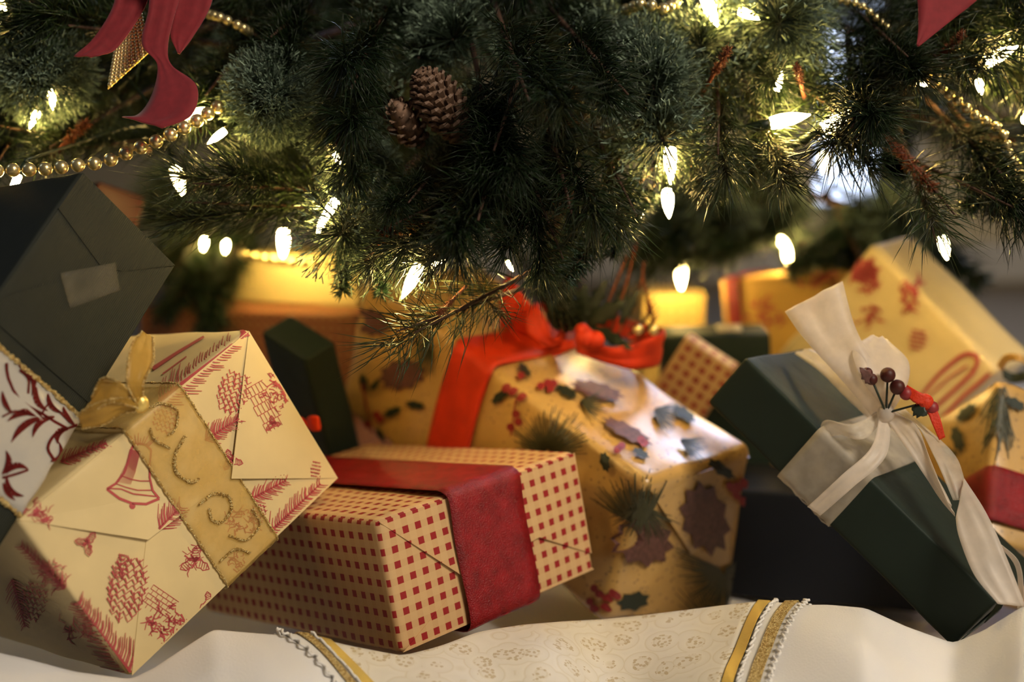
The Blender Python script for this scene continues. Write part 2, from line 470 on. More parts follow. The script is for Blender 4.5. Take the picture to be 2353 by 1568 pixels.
# ------------------------------------------------------------ room: floor, wall, skirting, window
FLOOR_Z = -0.085
WALL_Y = 3.35
V, Fs = cuboid((-3.2, -2.0, FLOOR_Z - 0.05), (3.2, WALL_Y + 0.1, FLOOR_Z))
structure('floor', V, Fs, M['carpet'])
def wx(px): return (px - CX) / F_PX * (WALL_Y * math.cos(PITCH) + 0.06)
WX0, WX1, WZ0, WZ1 = wx(1850), wx(2110), 0.09, 0.62
W2 = (0.85, 1.65, 1.35, 2.30)   # second window, higher on the wall
parts = [cuboid((-3.2, WALL_Y, FLOOR_Z), (WX0, WALL_Y + .1, 2.6)), cuboid((WX1, WALL_Y, FLOOR_Z), (W2[0], WALL_Y + .1, 2.6)),
         cuboid((W2[1], WALL_Y, FLOOR_Z), (3.2, WALL_Y + .1, 2.6)), cuboid((W2[0], WALL_Y, FLOOR_Z), (W2[1], WALL_Y + .1, W2[2])), cuboid((W2[0], WALL_Y, W2[3]), (W2[1], WALL_Y + .1, 2.6)),
         cuboid((WX0, WALL_Y, FLOOR_Z), (WX1, WALL_Y + .1, WZ0)), cuboid((WX0, WALL_Y, WZ1), (WX1, WALL_Y + .1, 2.6))]
V, Fs = join(parts); structure('wall_back', V, Fs, M['wall'])
V, Fs = join([cuboid((-3.2, WALL_Y - .018, FLOOR_Z + .012), (3.2, WALL_Y - .001, FLOOR_Z + .085)),
              cuboid((-3.2, WALL_Y - .011, FLOOR_Z + .085), (3.2, WALL_Y - .001, FLOOR_Z + .10))])
structure('baseboard_back', V, Fs, M['trim'])
w2 = thing('window_2', (W2[0], WALL_Y, W2[2]), 'window glowing pale blue high on the back wall', 'window'); w2['kind'] = 'structure'; del w2['category']
V, Fs = join([cuboid((W2[0], WALL_Y - .012, W2[2]), (W2[0] + .04, WALL_Y + .06, W2[3])), cuboid((W2[1] - .04, WALL_Y - .012, W2[2]), (W2[1], WALL_Y + .06, W2[3])),
              cuboid((W2[0] + .04, WALL_Y - .012, W2[2]), (W2[1] - .04, WALL_Y + .06, W2[2] + .04)), cuboid((W2[0] + .04, WALL_Y - .012, W2[3] - .04), (W2[1] - .04, WALL_Y + .06, W2[3]))])
mk('window_frame', V, Fs, M['trim'], w2, smooth=False)
V, Fs = cuboid((W2[0] + .04, WALL_Y + .02, W2[2] + .04), (W2[1] - .04, WALL_Y + .026, W2[3] - .04)); mk('pane', V, Fs, M['pane_high'], w2, smooth=False)
win = thing('window_1', ((WX0 + WX1) / 2, WALL_Y, WZ0), 'tall narrow window glowing pale blue with dusk behind the tree', 'window')
win['kind'] = 'structure'; del win['category']
fw_ = .022
V, Fs = join([cuboid((WX0, WALL_Y - .012, WZ0), (WX0 + fw_, WALL_Y + .06, WZ1)), cuboid((WX1 - fw_, WALL_Y - .012, WZ0), (WX1, WALL_Y + .06, WZ1)),
              cuboid((WX0 + fw_, WALL_Y - .012, WZ0), (WX1 - fw_, WALL_Y + .06, WZ0 + fw_)), cuboid((WX0 + fw_, WALL_Y - .012, WZ1 - fw_), (WX1 - fw_, WALL_Y + .06, WZ1))])
mk('window_frame', V, Fs, M['trim'], win, smooth=False)
V, Fs = cuboid((WX0 + fw_, WALL_Y + .02, WZ0 + fw_), (WX1 - fw_, WALL_Y + .026, WZ1 - fw_))
mk('pane', V, Fs, M['pane'], win, smooth=False)

# ------------------------------------------------------------ white tree skirt
RIDGE = [(-600, 1470, .86), (-60, 1488, .865), (60, 1515, .865), (170, 1545, .865), (300, 1563, .868), (350, 1540, .872), (420, 1492, .885), (490, 1447, .895), (540, 1452, .895), (640, 1460, .893),
         (720, 1468, .888), (800, 1488, .886), (925, 1512, .888), (1010, 1490, .905), (1100, 1456, .93), (1200, 1440, .95), (1300, 1432, .965), (1380, 1428, .985), (1480, 1418, .985),
         (1600, 1403, .975), (1740, 1386, .96), (1800, 1392, .95), (1900, 1390, .94), (1990, 1398, .925), (2080, 1440, .915), (2190, 1480, .912), (2260, 1450, .90), (2353, 1392, .89), (2700, 1370, .88)]
RA = np.array(RIDGE, float)
def ridge(u):
    y = np.interp(u, RA[:, 0], RA[:, 1]); d = np.interp(u, RA[:, 0], RA[:, 2])
    return y, d
U_SMOOTH = np.linspace(-1400, 3900, 700)
yy, dd = ridge(U_SMOOTH)
ker = np.exp(-np.linspace(-2, 2, 7) ** 2); ker /= ker.sum()
yy = np.convolve(np.pad(yy, 3, mode='edge'), ker, 'valid'); dd = np.convolve(np.pad(dd, 3, mode='edge'), ker, 'valid')
def skirt_pt(u, t, off=0.0):
    """skirt surface: u = sideways coordinate, t = distance past (+) or before (-) the raised fold, in metres"""
    y = np.interp(u, U_SMOOTH, yy); d = np.interp(u, U_SMOOTH, dd)
    rx = (u - CX) / F_PX
    zr = CAM_H - d * (math.sin(PITCH) + (y - CY) / F_PX * math.cos(PITCH))
    yr = d * (math.cos(PITCH) - (y - CY) / F_PX * math.sin(PITCH))
    Y = yr + t; X = rx * d * (Y / yr)
    back = np.clip(t / 0.05, 0, 1); back = back * back * (3 - 2 * back)
    front = np.clip(-t, 0, 1)
    base = -0.066
    zf = zr - 0.10 * front - 0.9 * front ** 2
    zf = zf + 0.006 * np.sin(X * 34 + 1.3) * np.clip(front / .05, 0, 1) + 0.004 * np.sin(X * 71 + Y * 22) * np.clip(front / .06, 0, 1)
    zf = np.maximum(zf, FLOOR_Z + .004 + .003 * np.sin(X * 40))
    zb = base + 0.006 * np.sin(X * 23 + Y * 9) + 0.004 * np.sin(X * 11 - Y * 31)
    z = np.where(t > 0, zr * (1 - back) + zb * back, zf)
    # soft round top of the fold
    z = z - 0.004 * np.exp(-(t / 0.012) ** 2) * 0
    return np.stack([X, Y, z + off], -1)

def skirt_patch(us, ts, off, th=0.0008):
    """us(t) given as 2 arrays (left, right) per t"""
    nU = 40
    L, R_ = us
    G = np.stack([skirt_pt(L + (R_ - L) * (k / nU), ts, off) for k in range(nU + 1)], 1)
    top = G.reshape(-1, 3); bot = top - np.array([0, 0, th]); N = len(ts); Mx = nU + 1; o = N * Mx; Fs = []
    for i in range(N - 1):
        for j in range(nU):
            a = i*Mx+j; Fs.append((a, a+1, a+Mx+1, a+Mx)); Fs.append((o+a, o+a+Mx, o+a+Mx+1, o+a+1))
        a = i*Mx; Fs.append((a, a+Mx, o+a+Mx, o+a)); a += nU; Fs.append((a, o+a, o+a+Mx, a+Mx))
    return np.vstack([top, bot]), Fs

skirt = thing('tree_skirt', (0, 1.0, -0.05), 'white cloth tree skirt with lace and gold trim under all the gifts', 'tree skirt')
us = np.linspace(-1100, 3500, 380)
ts = np.concatenate([-np.linspace(.75, .12, 22), -np.linspace(.115, .004, 36), np.linspace(0, .06, 18), np.linspace(.075, 1.25, 40)])
G = np.stack([skirt_pt(us, np.full_like(us, t)) for t in ts], 0)
n1, n2 = G.shape[:2]
top = G.reshape(-1, 3); bot = top - np.array([0, 0, .0012])
idx = np.arange(n1 * n2).reshape(n1, n2)
q = np.stack([idx[:-1, :-1], idx[:-1, 1:], idx[1:, 1:], idx[1:, :-1]], -1).reshape(-1, 4)
o_ = n1 * n2
Fa = np.vstack([q, (q + o_)[:, ::-1]])
mk('skirt_cloth', np.vstack([top, bot]), Fa, M['skirt'], skirt)
tt = np.concatenate([-np.linspace(.35, .004, 60), np.linspace(0, .08, 16)])
def lin(pts, t):
    P = np.array(pts, float); o = P[:, 0].argsort(); return np.interp(t, P[o, 0], P[o, 1])
# the seams run from the hem at the bottom of the picture up to the fold
RS = lambda t: lin([(-.35, 1500), (-.12, 1655), (-.075, 1682), (-.03, 1722), (0, 1752), (.08, 1790)], t)
LS = lambda t: lin([(-.35, 1000), (-.10, 905), (-.04, 860), (-.02, 800), (0, 735), (.08, 640)], t)
V, Fs = skirt_patch((LS(tt) + 8, RS(tt) - 8), tt, .0012); mk('lace_panel', V, Fs, M['lace'], skirt)
V, Fs = skirt_patch((RS(tt) - 10, RS(tt) + 18), tt, .0026); mk('gold_ribbon_trim', V, Fs, M['gold_satin'], skirt)
V, Fs = skirt_patch((RS(tt) + 26, RS(tt) + 92), tt, .0018); mk('white_braid', V, Fs, M['lace_white'], skirt)
V, Fs = skirt_patch((RS(tt) + 52, RS(tt) + 82), tt, .0036); mk('sequin_trim', V, Fs, M['gold_glitter'], skirt)
V, Fs = skirt_patch((LS(tt) - 6, LS(tt) + 26), tt, .0026); mk('gold_ribbon_trim', V, Fs, M['gold_satin'], skirt)
V, Fs = skirt_patch((LS(tt) - 80, LS(tt) - 6), tt, .0018); mk('white_braid', V, Fs, M['lace_white'], skirt)
V, Fs = skirt_patch((LS(tt) - 52, LS(tt) - 26), tt, .0036); mk('sequin_trim', V, Fs, M['gold_glitter'], skirt)
for side, off_, sg in ((RS, 94, 1), (LS, -84, -1), (RS, 36, -1), (LS, -22, 1)):
    t2 = np.linspace(-.34, .05, 520)
    ph = np.arange(520) * 0.75
    uu = side(t2) + off_ + sg * 9 * np.abs(np.sin(ph * .5)) * 1.2
    P = skirt_pt(uu, t2 + .0016 * np.cos(ph), .0035) + rng.normal(size=(520, 3)) * .0003
    V, Fs = tube(P, .0009, 5); mk('lace_edging', V, Fs, M['lace_white'], skirt)

# ------------------------------------------------------------ gift boxes
def gift_body(bx, mat, parent, name='wrapped_box', n=14, wob=0.0006, seed=0, label=None):
    r = bx.r; h = bx.d / 2
    def ticks(L):
        e = np.array([0, .15, .35, .6, 1.0]) * r
        return np.concatenate([-L + e, np.linspace(-L + r, L - r, n)[1:-1], (L - e)[::-1]])
    T = [ticks(h[i]) for i in range(3)]
    V = []; Fq = []; UVs = []; n0 = 0
    for ax in range(3):
        a, b = [(1, 2), (0, 2), (0, 1)][ax]
        for sgn in (-1, 1):
            A, Bm = np.meshgrid(T[a], T[b], indexing='ij')
            P = np.zeros(A.shape + (3,)); P[..., a] = A; P[..., b] = Bm; P[..., ax] = sgn * h[ax]
            na, nb = A.shape
            idx = np.arange(na * nb).reshape(na, nb) + n0
            q = np.stack([idx[:-1, :-1], idx[1:, :-1], idx[1:, 1:], idx[:-1, 1:]], -1).reshape(-1, 4)
            flip = (sgn < 0) != (ax == 1)
            if flip: q = q[:, ::-1]
            # unfolded paper coordinates
            x, y, z = P[..., 0], P[..., 1], P[..., 2]
            if ax == 1: u, v = (x, z)
            elif ax == 2: u, v = (x, sgn * h[2] + (y + h[1]) * sgn)
            else: u, v = (sgn * h[0] + (y + h[1]) * sgn, z)
            V.append(P.reshape(-1, 3)); Fq.append(q); UVs.append(np.stack([u, v], -1).reshape(-1, 2)); n0 += na * nb
    V = np.concatenate(V); Fq = np.concatenate(Fq); UVs = np.concatenate(UVs)
    key = np.round(V * 1e6).astype(np.int64)
    uq, inv = np.unique(key, axis=0, return_inverse=True); inv = inv.reshape(-1)
    first = np.zeros(len(uq), int); first[inv] = np.arange(len(V))
    P, nn = bx.round(V[first])
    s = seed
    k = (np.sin(P[:, 0]*61 + s) * np.sin(P[:, 1]*47 + 2*s) + np.sin(P[:, 2]*53 + P[:, 0]*31 + s) + .6*np.sin(P[:, 1]*97 - P[:, 2]*83 + 3*s))
    P = P + nn * (k * wob * .5)[:, None]
    Wp = bx.W(P); Fi = inv[Fq]
    org = ORG[parent.name]
    me = mesh_from(name, Wp - org, Fi, True, [mat])
    for nm, c in (('paper_u', 0), ('paper_v', 1)):
        a = me.attributes.new(nm, 'FLOAT', 'CORNER'); a.data.foreach_set('value', UVs[Fq.ravel(), c].astype(np.float32))
    o = bpy.data.objects.new(name, me); COL.objects.link(o); o.parent = parent; ORG[o.name] = org
    if label: o['label'] = label
    return o

def flap(bx, poly, off, mat, parent, face='y-', name='paper_flap', free=()):
    """folded paper flap on the end of the box; poly in local (x, z) metres; the corners listed in free stand a little proud"""
    h = bx.d / 2; poly = np.array(poly, float); n = len(poly)
    offs = np.array([off + (.0028 if i in free else 0.0) for i in range(n)])
    def P(o):
        if face == 'y-': return np.stack([poly[:, 0], -h[1] - o, poly[:, 1]], -1)
        if face == 'x+': return np.stack([h[0] + o, poly[:, 0], poly[:, 1]], -1)
    V = bx.W(np.vstack([P(offs), P(np.maximum(offs - .0006, -.0004))]))
    Fs = [(0, i, i + 1) for i in range(1, n - 1)] + [(n, n + i + 1, n + i) for i in range(1, n - 1)] + [(i, n + i, n + (i+1) % n, (i+1) % n) for i in range(n)]
    loc = np.vstack([poly, poly])
    if face == 'y-': bx.flaps.append((poly, offs))
    return mk(name, V, Fs, mat, parent, smooth=False, attr={'paper_u': loc[:, 0], 'paper_v': loc[:, 1]})

def flap_height(bx, x, z):
    best = 0.0
    for poly, offs in bx.flaps:
        for i in range(1, len(poly) - 1):
            a, b, c = poly[0], poly[i], poly[i+1]
            den = (b[0]-a[0])*(c[1]-a[1]) - (c[0]-a[0])*(b[1]-a[1])
            if abs(den) < 1e-12: continue
            u = ((x-a[0])*(c[1]-a[1]) - (c[0]-a[0])*(z-a[1])) / den; v = ((b[0]-a[0])*(z-a[1]) - (x-a[0])*(b[1]-a[1])) / den
            if u >= -.001 and v >= -.001 and u + v <= 1.001: best = max(best, offs[0]*(1-u-v) + offs[i]*u + offs[i+1]*v)
    return best

def glit(path, r, n=5, dens=3):
    # twinkling thread: a jittered, faceted cord
    P = np.asarray(path, float); k = np.arange(len(P)); kk = np.linspace(0, len(P) - 1, len(P) * dens)
    P = np.stack([np.interp(kk, k, P[:, c]) for c in range(3)], -1) + rng.normal(size=(len(kk), 3)) * r * .18
    return tube(P, r * rng.uniform(.55, 1.35, len(kk)), n)

def wrap_ribbon(bx, axis, lo, hi, mat, parent, off=.0012, th=.0005, name='ribbon', ripple=0.0, label=None, wave=0.0):
    a, b = [(1, 2), (0, 2), (0, 1)][axis]
    h = bx.d / 2
    ring = []
    for (p, q, r_, s) in ((-1, -1, 1, -1), (1, -1, 1, 1), (1, 1, -1, 1), (-1, 1, -1, -1)):
        for t in np.linspace(0, 1, 30, endpoint=False):
            t = .5 - .5 * math.cos(t * math.pi)
            ring.append((h[a] * (p + (r_ - p) * t), h[b] * (q + (s - q) * t)))
    ring.append(ring[0]); ring = np.array(ring)
    sides = []
    for k, e in enumerate((lo, hi)):
        P = np.zeros((len(ring), 3)); P[:, a] = ring[:, 0]; P[:, b] = ring[:, 1]
        P[:, axis] = e + wave * np.sin(np.arange(len(ring)) * .35 + k * .6)
        R_, _ = bx.round(P, off); sides.append(bx.W(R_))
    V, Fs = strip2(sides[0], sides[1], th, 8, ripple)
    return mk(name, V, Fs, mat, parent, label=label), sides

class Print:
    """flat printed marks laid on the paper of a box"""
    def __init__(s, bx, off=.0002, front_off=None):
        s.bx = bx; s.off = off; s.fo = off if front_off is None else front_off; s.V = []; s.F = []; s.n = 0
    def place(s, px, py):
        p = s.bx.hit(px, py)
        front = abs(p[1] + s.bx.d[1] / 2) < 1e-6
        P, _ = s.bx.round(p, max(s.off, flap_height(s.bx, p[0], p[2]) + .0003) if front else s.off)
        return s.bx.W(P)
    def stroke(s, pts, w0, w1=None):
        pts = np.asarray(pts, float)
        if w1 is None: w1 = w0
        T = np.gradient(pts, axis=0); T /= (np.linalg.norm(T, axis=1, keepdims=True) + 1e-9)
        Nn = np.stack([-T[:, 1], T[:, 0]], -1); w = np.linspace(w0, w1, len(pts))[:, None] / 2
        A = [s.place(*q) for q in pts + Nn * w]; Bm = [s.place(*q) for q in pts - Nn * w]
        n = len(pts)
        s.V += A + Bm; s.F += [(s.n+i, s.n+n+i, s.n+n+i+1, s.n+i+1) for i in range(n-1)]; s.n += 2*n
    def blob(s, cx, cy, rx, ry=None, ang=0, spikes=0, amp=0.0, n=None):
        ry = ry or rx; n = n or (12 if not spikes else spikes * 2)
        a = np.arange(n) * 2 * math.pi / n
        rr = 1 + amp * np.where(np.arange(n) % 2 == 0, 1, -1) if spikes else 1 + amp * np.sin(a * 3 + cx)
        x = rx * np.cos(a) * rr; y = ry * np.sin(a) * rr
        c, s_ = math.cos(ang), math.sin(ang)
        s.V += [s.place(cx, cy)] + [s.place(cx + x[i]*c - y[i]*s_, cy + x[i]*s_ + y[i]*c) for i in range(n)]
        s.F += [(s.n, s.n + 1 + (i+1) % n, s.n + 1 + i) for i in range(n)]; s.n += n + 1
    def fir(s, x0, y0, x1, y1, L, n=26, w=3.0, stem=6, both=True):
        d = np.array([x1-x0, y1-y0], float); ln = np.linalg.norm(d); d /= ln; nn = np.array([-d[1], d[0]])
        s.stroke([(x0 + d[0]*ln*t, y0 + d[1]*ln*t) for t in np.linspace(0, 1, 5)], stem, stem*.4)
        for i in range(n):
            t = (i + random.random()*.6) / n
            for sg in (-1, 1):
                l = L * (0.65 + .6*random.random()) * (1 - .55 * t)
                b = np.array([x0, y0]) + d * ln * t
                dr = nrm(d * .7 + nn * sg); cv = d * l * .22
                s.stroke([b, b + dr*l*.5 + cv*.1, b + dr*l + cv], w, w*.4)
    def cone(s, cx, cy, w, h, ang=0.0, rows=8, lw=3.2):
        c, s_ = math.cos(ang), math.sin(ang)
        for i in range(rows):
            t = (i + .5) / rows; y = (t - .5) * h; ww = w * math.sqrt(max(.05, math.sin(math.pi * (t * .86 + .1)))) * .5
            k = max(2, int(ww * 2 / (w / 6)))
            for j in range(k):
                x = -ww + (j + .5) * 2 * ww / k + (i % 2) * w * .04; r_ = w / 11
                P = [(x - r_, y - r_*.4), (x - r_*.1, y + r_*.9), (x + r_, y - r_*.3)]
                s.stroke([(cx + a*c - b*s_, cy + a*s_ + b*c) for a, b in P], lw * (.6 + .7*random.random()), lw*.5)
                if random.random() < .45: s.stroke([(cx + a*c - b*s_, cy + a*s_ + b*c) for a, b in ((x, y), (x + r_*.2, y + r_*1.5))], lw*.7)
    def holly(s, cx, cy, r, ang=0.0):
        for k in range(3):
            a = ang + k * 2.1 + random.random()*.5
            e = np.array([math.cos(a), math.sin(a)]) * r; nn = np.array([-e[1], e[0]]) * .28
            o = np.array([cx, cy])
            s.stroke([o, o+e*.3+nn, o+e*.5+nn*.7, o+e*.7+nn*.9, o+e], 2.6, 2); s.stroke([o, o+e*.3-nn, o+e*.5-nn*.7, o+e*.7-nn*.9, o+e], 3.4, 2)
            for q in (.3, .45, .6, .75): s.stroke([o+e*q-nn*.8, o+e*(q+.1)+nn*.6], 2.0, 1.2)
        for k in range(4): s.blob(cx + random.uniform(-.3, .3)*r, cy + random.uniform(-.3, .3)*r, 4)
    def scribble(s, cx, cy, rx, ry, n=30, w=3):
        for k in range(n):
            a = random.random()*6.28; q = math.sqrt(random.random()); x = cx + rx*q*math.cos(a); y = cy + ry*q*math.sin(a)
            b = random.random()*6.28; l = random.uniform(6, 17); c = random.uniform(-.9, .9)
            s.stroke([(x, y), (x + l*math.cos(b), y + l*math.sin(b)), (x + l*1.6*math.cos(b+c), y + l*1.6*math.sin(b+c))], w*random.uniform(.6, 1.4), w*.4)
    def bell(s, cx, cy, k, ang=0.0):
        c, s_ = math.cos(ang), math.sin(ang)
        f = lambda P: [(cx + (a*c - b*s_)*k, cy + (a*s_ + b*c)*k) for a, b in P]
        s.stroke(f([(-22, -62), (-24, -30), (-30, 0), (-44, 28), (-62, 44)]), 5*k, 6*k)
        s.stroke(f([(22, -62), (25, -30), (30, 0), (42, 28), (60, 44)]), 4*k, 5*k)
        s.stroke(f([(-62, 44), (-30, 60), (0, 66), (32, 62), (60, 44)]), 6*k)
        s.stroke(f([(-60, 42), (-30, 38), (0, 44), (30, 42), (58, 40)]), 3*k)
        s.stroke(f([(-44, 28), (-20, 32), (8, 34), (40, 28)]), 2.4*k); s.stroke(f([(-33, 8), (-10, 12), (10, 12), (32, 8)]), 2.4*k)
        s.stroke(f([(-22, -62), (-8, -72), (8, -72), (22, -62)]), 5*k)
        for j in range(16):
            x = -26 + j * 1.6; s.stroke(f([(x, -56), (x - 3, -20 + j), (x - 8 - (16-j)*.5, 24)]), 1.0*k, .7*k)
        s.blob(*f([(2, 72)])[0], 7*k)
        for j in range(9): s.stroke(f([(-18 + j*4, -70), (-30 + j*8, -86 - (j % 3)*5)]), 2.6*k, 1.2*k)
    def lattice(s, cx, cy, w, h, ang):
        c, s_ = math.cos(ang), math.sin(ang); f = lambda a, b: (cx + a*c - b*s_, cy + a*s_ + b*c)
        for i in range(5):
            y = -h/2 + i*h/4; s.stroke([f(-w/2, y), f(0, y), f(w/2, y)], 1.6)
            for j in range(5):
                x = -w/2 + (j + (i % 2)*.5) * w/5; s.stroke([f(x, y), f(x, y + h/4)], 1.4)
    def build(s, mat, parent, name='printed_pattern', label=None):
        return mk(name, np.array(s.V), s.F, mat, parent, smooth=False, label=label, kind='stuff')

def gift(key, label, mat, r=.003, n=14, wob=.0006, seed=0, group=None, cat='gift box'):
    bx = Box(key, r)
    lows = bx.W(np.array([(a, b, c) for a in (-1, 1) for b in (-1, 1) for c in (-1, 1)]) * bx.d / 2)
    root = thing('gift_box', lows[lows[:, 2].argmin()], label, cat, group)
    gift_body(bx, mat, root, n=n, wob=wob, seed=seed)
    return bx, root

# --- cream gift with red country prints and a sheer gold ribbon
bx, g = gift('toile', 'cream gift with red bell and pine cone prints and sheer gold ribbon', M['toile'], r=.0035, n=20, wob=.0008, seed=1)
TO = bx; toile_root = g
h = bx.d / 2
hx, hz = h[0] - .001, h[2] - .001
F2 = bx.hit(335, 1240)[[0, 2]]; F1 = bx.hit(525, 1100)[[0, 2]]
flap(bx, [(-hx, hz), (F2[0], F2[1]), (F1[0], F1[1]), (hx, hz)], .0004, M['toile'], g, free=(1,))
flap(bx, [(hx, -hz), (F1[0], F1[1]), (F2[0], F2[1]), (-hx, -hz)], .0006, M['toile'], g, free=())
flap(bx, [(hx, hz), (F1[0], F1[1]), (hx, -hz)], .0008, M['toile'], g, free=(1,))
pr = Print(bx, .0009)
pr.fir(366, 925, 534, 790, 46, 26, 3.4, 9); pr.stroke([(352, 850), (410, 812), (470, 776)], 9, 5); pr.stroke([(375, 862), (430, 822)], 3)
pr.cone(533, 900, 72, 96, .35, 9, 3.6); pr.cone(378, 962, 58, 66, .3, 6); pr.fir(470, 1012, 545, 963, 30, 18, 3)
pr.scribble(632, 905, 26, 48, 42); pr.lattice(600, 925, 50, 90, -.5); pr.holly(622, 975, 20); pr.scribble(648, 880, 20, 24, 20, 4)
pr.bell(313, 1092, 1.0, .18); pr.fir(141, 1064, 246, 1020, 22, 20, 3.2, 6); pr.holly(84, 1176, 30, .5); pr.scribble(100, 1190, 30, 14, 16)
pr.fir(360, 1215, 412, 1165, 40, 16, 3); pr.holly(200, 1248, 30, 1.0); pr.holly(446, 1290, 38, .4); pr.scribble(440, 1280, 18, 30, 18)
pr.cone(290, 1352, 92, 150, .15, 12, 4.2); pr.cone(278, 1300, 30, 60, .2, 6); pr.fir(300, 1545, 178, 1382, 52, 30, 3.2, 6)
pr.scribble(382, 1432, 44, 40, 60, 4); pr.lattice(368, 1382, 70, 44, .6); pr.fir(150, 1352, 50, 1252, 26, 20, 3.4, 6); pr.scribble(120, 1325, 30, 34, 26)
pr.fir(574, 1148, 656, 1104, 30, 18, 3.2); pr.holly(527, 1058, 26, 2.0); pr.cone(722, 1078, 24, 40, .2, 5); pr.fir(620, 1222, 735, 1112, 34, 24, 3.4, 7)
pr.scribble(556, 1198, 34, 26, 40, 3.4); pr.cone(590, 1180, 40, 50, .3, 6); pr.holly(480, 1385, 26, .2); pr.scribble(545, 1290, 30, 24, 24); pr.holly(560, 768, 14, 0)
pr.cone(80, 1380, 60, 90, .2, 8); pr.fir(30, 1330, 60, 1440, 30, 16, 3); pr.scribble(180, 1450, 40, 30, 24)
pr.build(M['toile_ink'], g, label='red printed bells, pine cones and fir twigs')
rib, sides = wrap_ribbon(bx, 0, -.0135, .0345, M['gold_sheer'], g, off=.0022, th=.0003, name='ribbon', ripple=.0003, label='sheer gold ribbon with wired edges')
for sd in sides:
    V, Fs = glit(sd[:-1], .0008); mk('wire_edge', V, Fs, M['gold_glitter'], rib, smooth=False)
def scroll(pts, wdt=.0008):
    P = []
    for (a, b) in smooth_path([(x, y, 0) for x, y in pts], 50)[:, :2]:
        q, _ = bx.round(bx.hit(a, b), .0030); P.append(bx.W(q))
    V, Fs = glit(P, wdt); mk('glitter_scroll', V, Fs, M['gold_glitter'], rib, smooth=False)
scroll([(330, 948), (372, 930), (402, 945), (398, 985), (380, 1000)]); scroll([(420, 1003), (398, 1042), (400, 1084), (432, 1107), (452, 1100)], .0011)
scroll([(452, 1160), (486, 1134), (520, 1142), (526, 1172), (502, 1200), (480, 1192), (476, 1168)], .0010); scroll([(520, 1230), (560, 1240), (592, 1205), (575, 1170)])
scroll([(500, 1290), (535, 1262), (570, 1270)]); scroll([(340, 985), (350, 1010), (385, 1030)])
def bow_piece(L, R_, mat, parent, name='bow_loop', edge=None, n=44, label=None, **k):
    V, Fs = px_ribbon(L, R_, n, **k); o = mk(name, V, Fs, mat, parent, label=label)
    if edge:
        for E_ in (L, R_):
            v, f = glit(smooth_path([at(*q) for q in E_], n), .0007); mk('wire_edge', v, f, edge, o, smooth=False)
    return o
GE = M['gold_glitter']
bow_piece([(318, 935, .865), (292, 880, .85), (300, 800, .86), (326, 762, .88)], [(330, 925, .87), (330, 880, .86), (352, 830, .87), (352, 775, .885)], M['gold_bow'], g, edge=GE, ripple=.0006, th=.0003)
bow_piece([(318, 915, .862), (270, 915, .85), (215, 930, .845), (178, 955, .85)], [(320, 945, .868), (280, 950, .86), (240, 975, .855), (190, 985, .855)], M['gold_bow'], g, edge=GE, ripple=.0006, th=.0003)
bow_piece([(316, 920, .866), (275, 880, .845), (235, 870, .85), (210, 915, .852)], [(316, 938, .862), (262, 925, .85), (232, 935, .848), (205, 950, .85)], M['gold_bow'], g, edge=GE, ripple=.0006, th=.0003)
V, Fs = uvsphere(at(322, 928, .868), .0055, 12, 8, (1, .8, 1.1)); mk('ribbon_knot', V, Fs, M['gold_satin'], g)

# --- gingham gift with red shimmer ribbon
bx, g = gift('gingham', 'tan gift with red checks and wide red shimmer ribbon in front centre', M['gingham'], r=.005, n=20, wob=.0008, seed=2)
h = bx.d / 2; hx, hz = h[0] - .0015, h[2] - .0015
flap(bx, [(-hx, -hz), (hx, -hz), (.047, -.004), (-.030, -.013)], .0004, M['gingham'], g)
flap(bx, [(hx, hz), (-hx, hz), (-.030, -.0125), (.040, -.0045), (hx, -hz+.012)], .0006, M['gingham'], g, free=(2, 3))
wrap_ribbon(bx, 0, -.0345, .031, M['satin_red'], g, off=.0044, th=.0006, ripple=.0004, label='wide red shimmer ribbon', wave=.0006)

# --- large dark green gift at the left
bx, g = gift('green_left', 'large dark green ribbed-paper gift leaning at the left with red swirl ribbon', M['green'], r=.003, n=20, wob=.0006, seed=3)
GL = bx
h = bx.d / 2; hx, hz = h[0] - .001, h[2] - .001
# end folds meeting under the piece of tape
flap(bx, [(hx, hz), (-hx, hz), (-hx, hz - .03), (.000, .104), (.015, .1125)], .0009, M['green'], g)
flap(bx, [(hx, hz - .001), (.015, .1115), (.000, .103), (-hx, .04), (-hx, .03), (hx, .03)], .0006, M['green'], g)
tp = []
for q in [(135, 628), (262, 604), (272, 668), (158, 710)]:
    p, _ = bx.round(bx.hit(*q), .0014); tp.append(p)
A = np.array([tp[0] + (tp[3] - tp[0]) * t for t in np.linspace(0, 1, 8)]); Bq = np.array([tp[1] + (tp[2] - tp[1]) * t for t in np.linspace(0, 1, 8)])
V, Fs = strip2(bx.W(A), bx.W(Bq), .00012, 6, .0001); mk('tape', V, Fs, M['tape'], g, label='piece of clear sticky tape')
P = bx.W(np.array([tp[0] + (tp[1] - tp[0]) * .56, tp[3] + (tp[2] - tp[3]) * .42]) + np.array([0, -.0002, 0]))
V, Fs = tube(P, .00018, 5); mk('tape_crease', V, Fs, M['tape'], g)
rib, sides = wrap_ribbon(bx, 2, -.0515, .0195, M['silver_ribbon'], g, off=.0016, th=.0005, ripple=.0005, label='silver white ribbon with red glitter leaf swirls')
for k, sd in enumerate(sides):
    lo, hi = (sd[:-1], sd[:-1])
    V, Fs = glit(sd[:-1], .0015, 6, 4); mk('gold_edge', V, Fs, M['gold_glitter'], rib, smooth=False)
pr = Print(bx, .0024)
def swirl(pts, w0, w1): pr.stroke(smooth_path([(x, y, 0) for x, y in pts], 14)[:, :2], w0, w1)
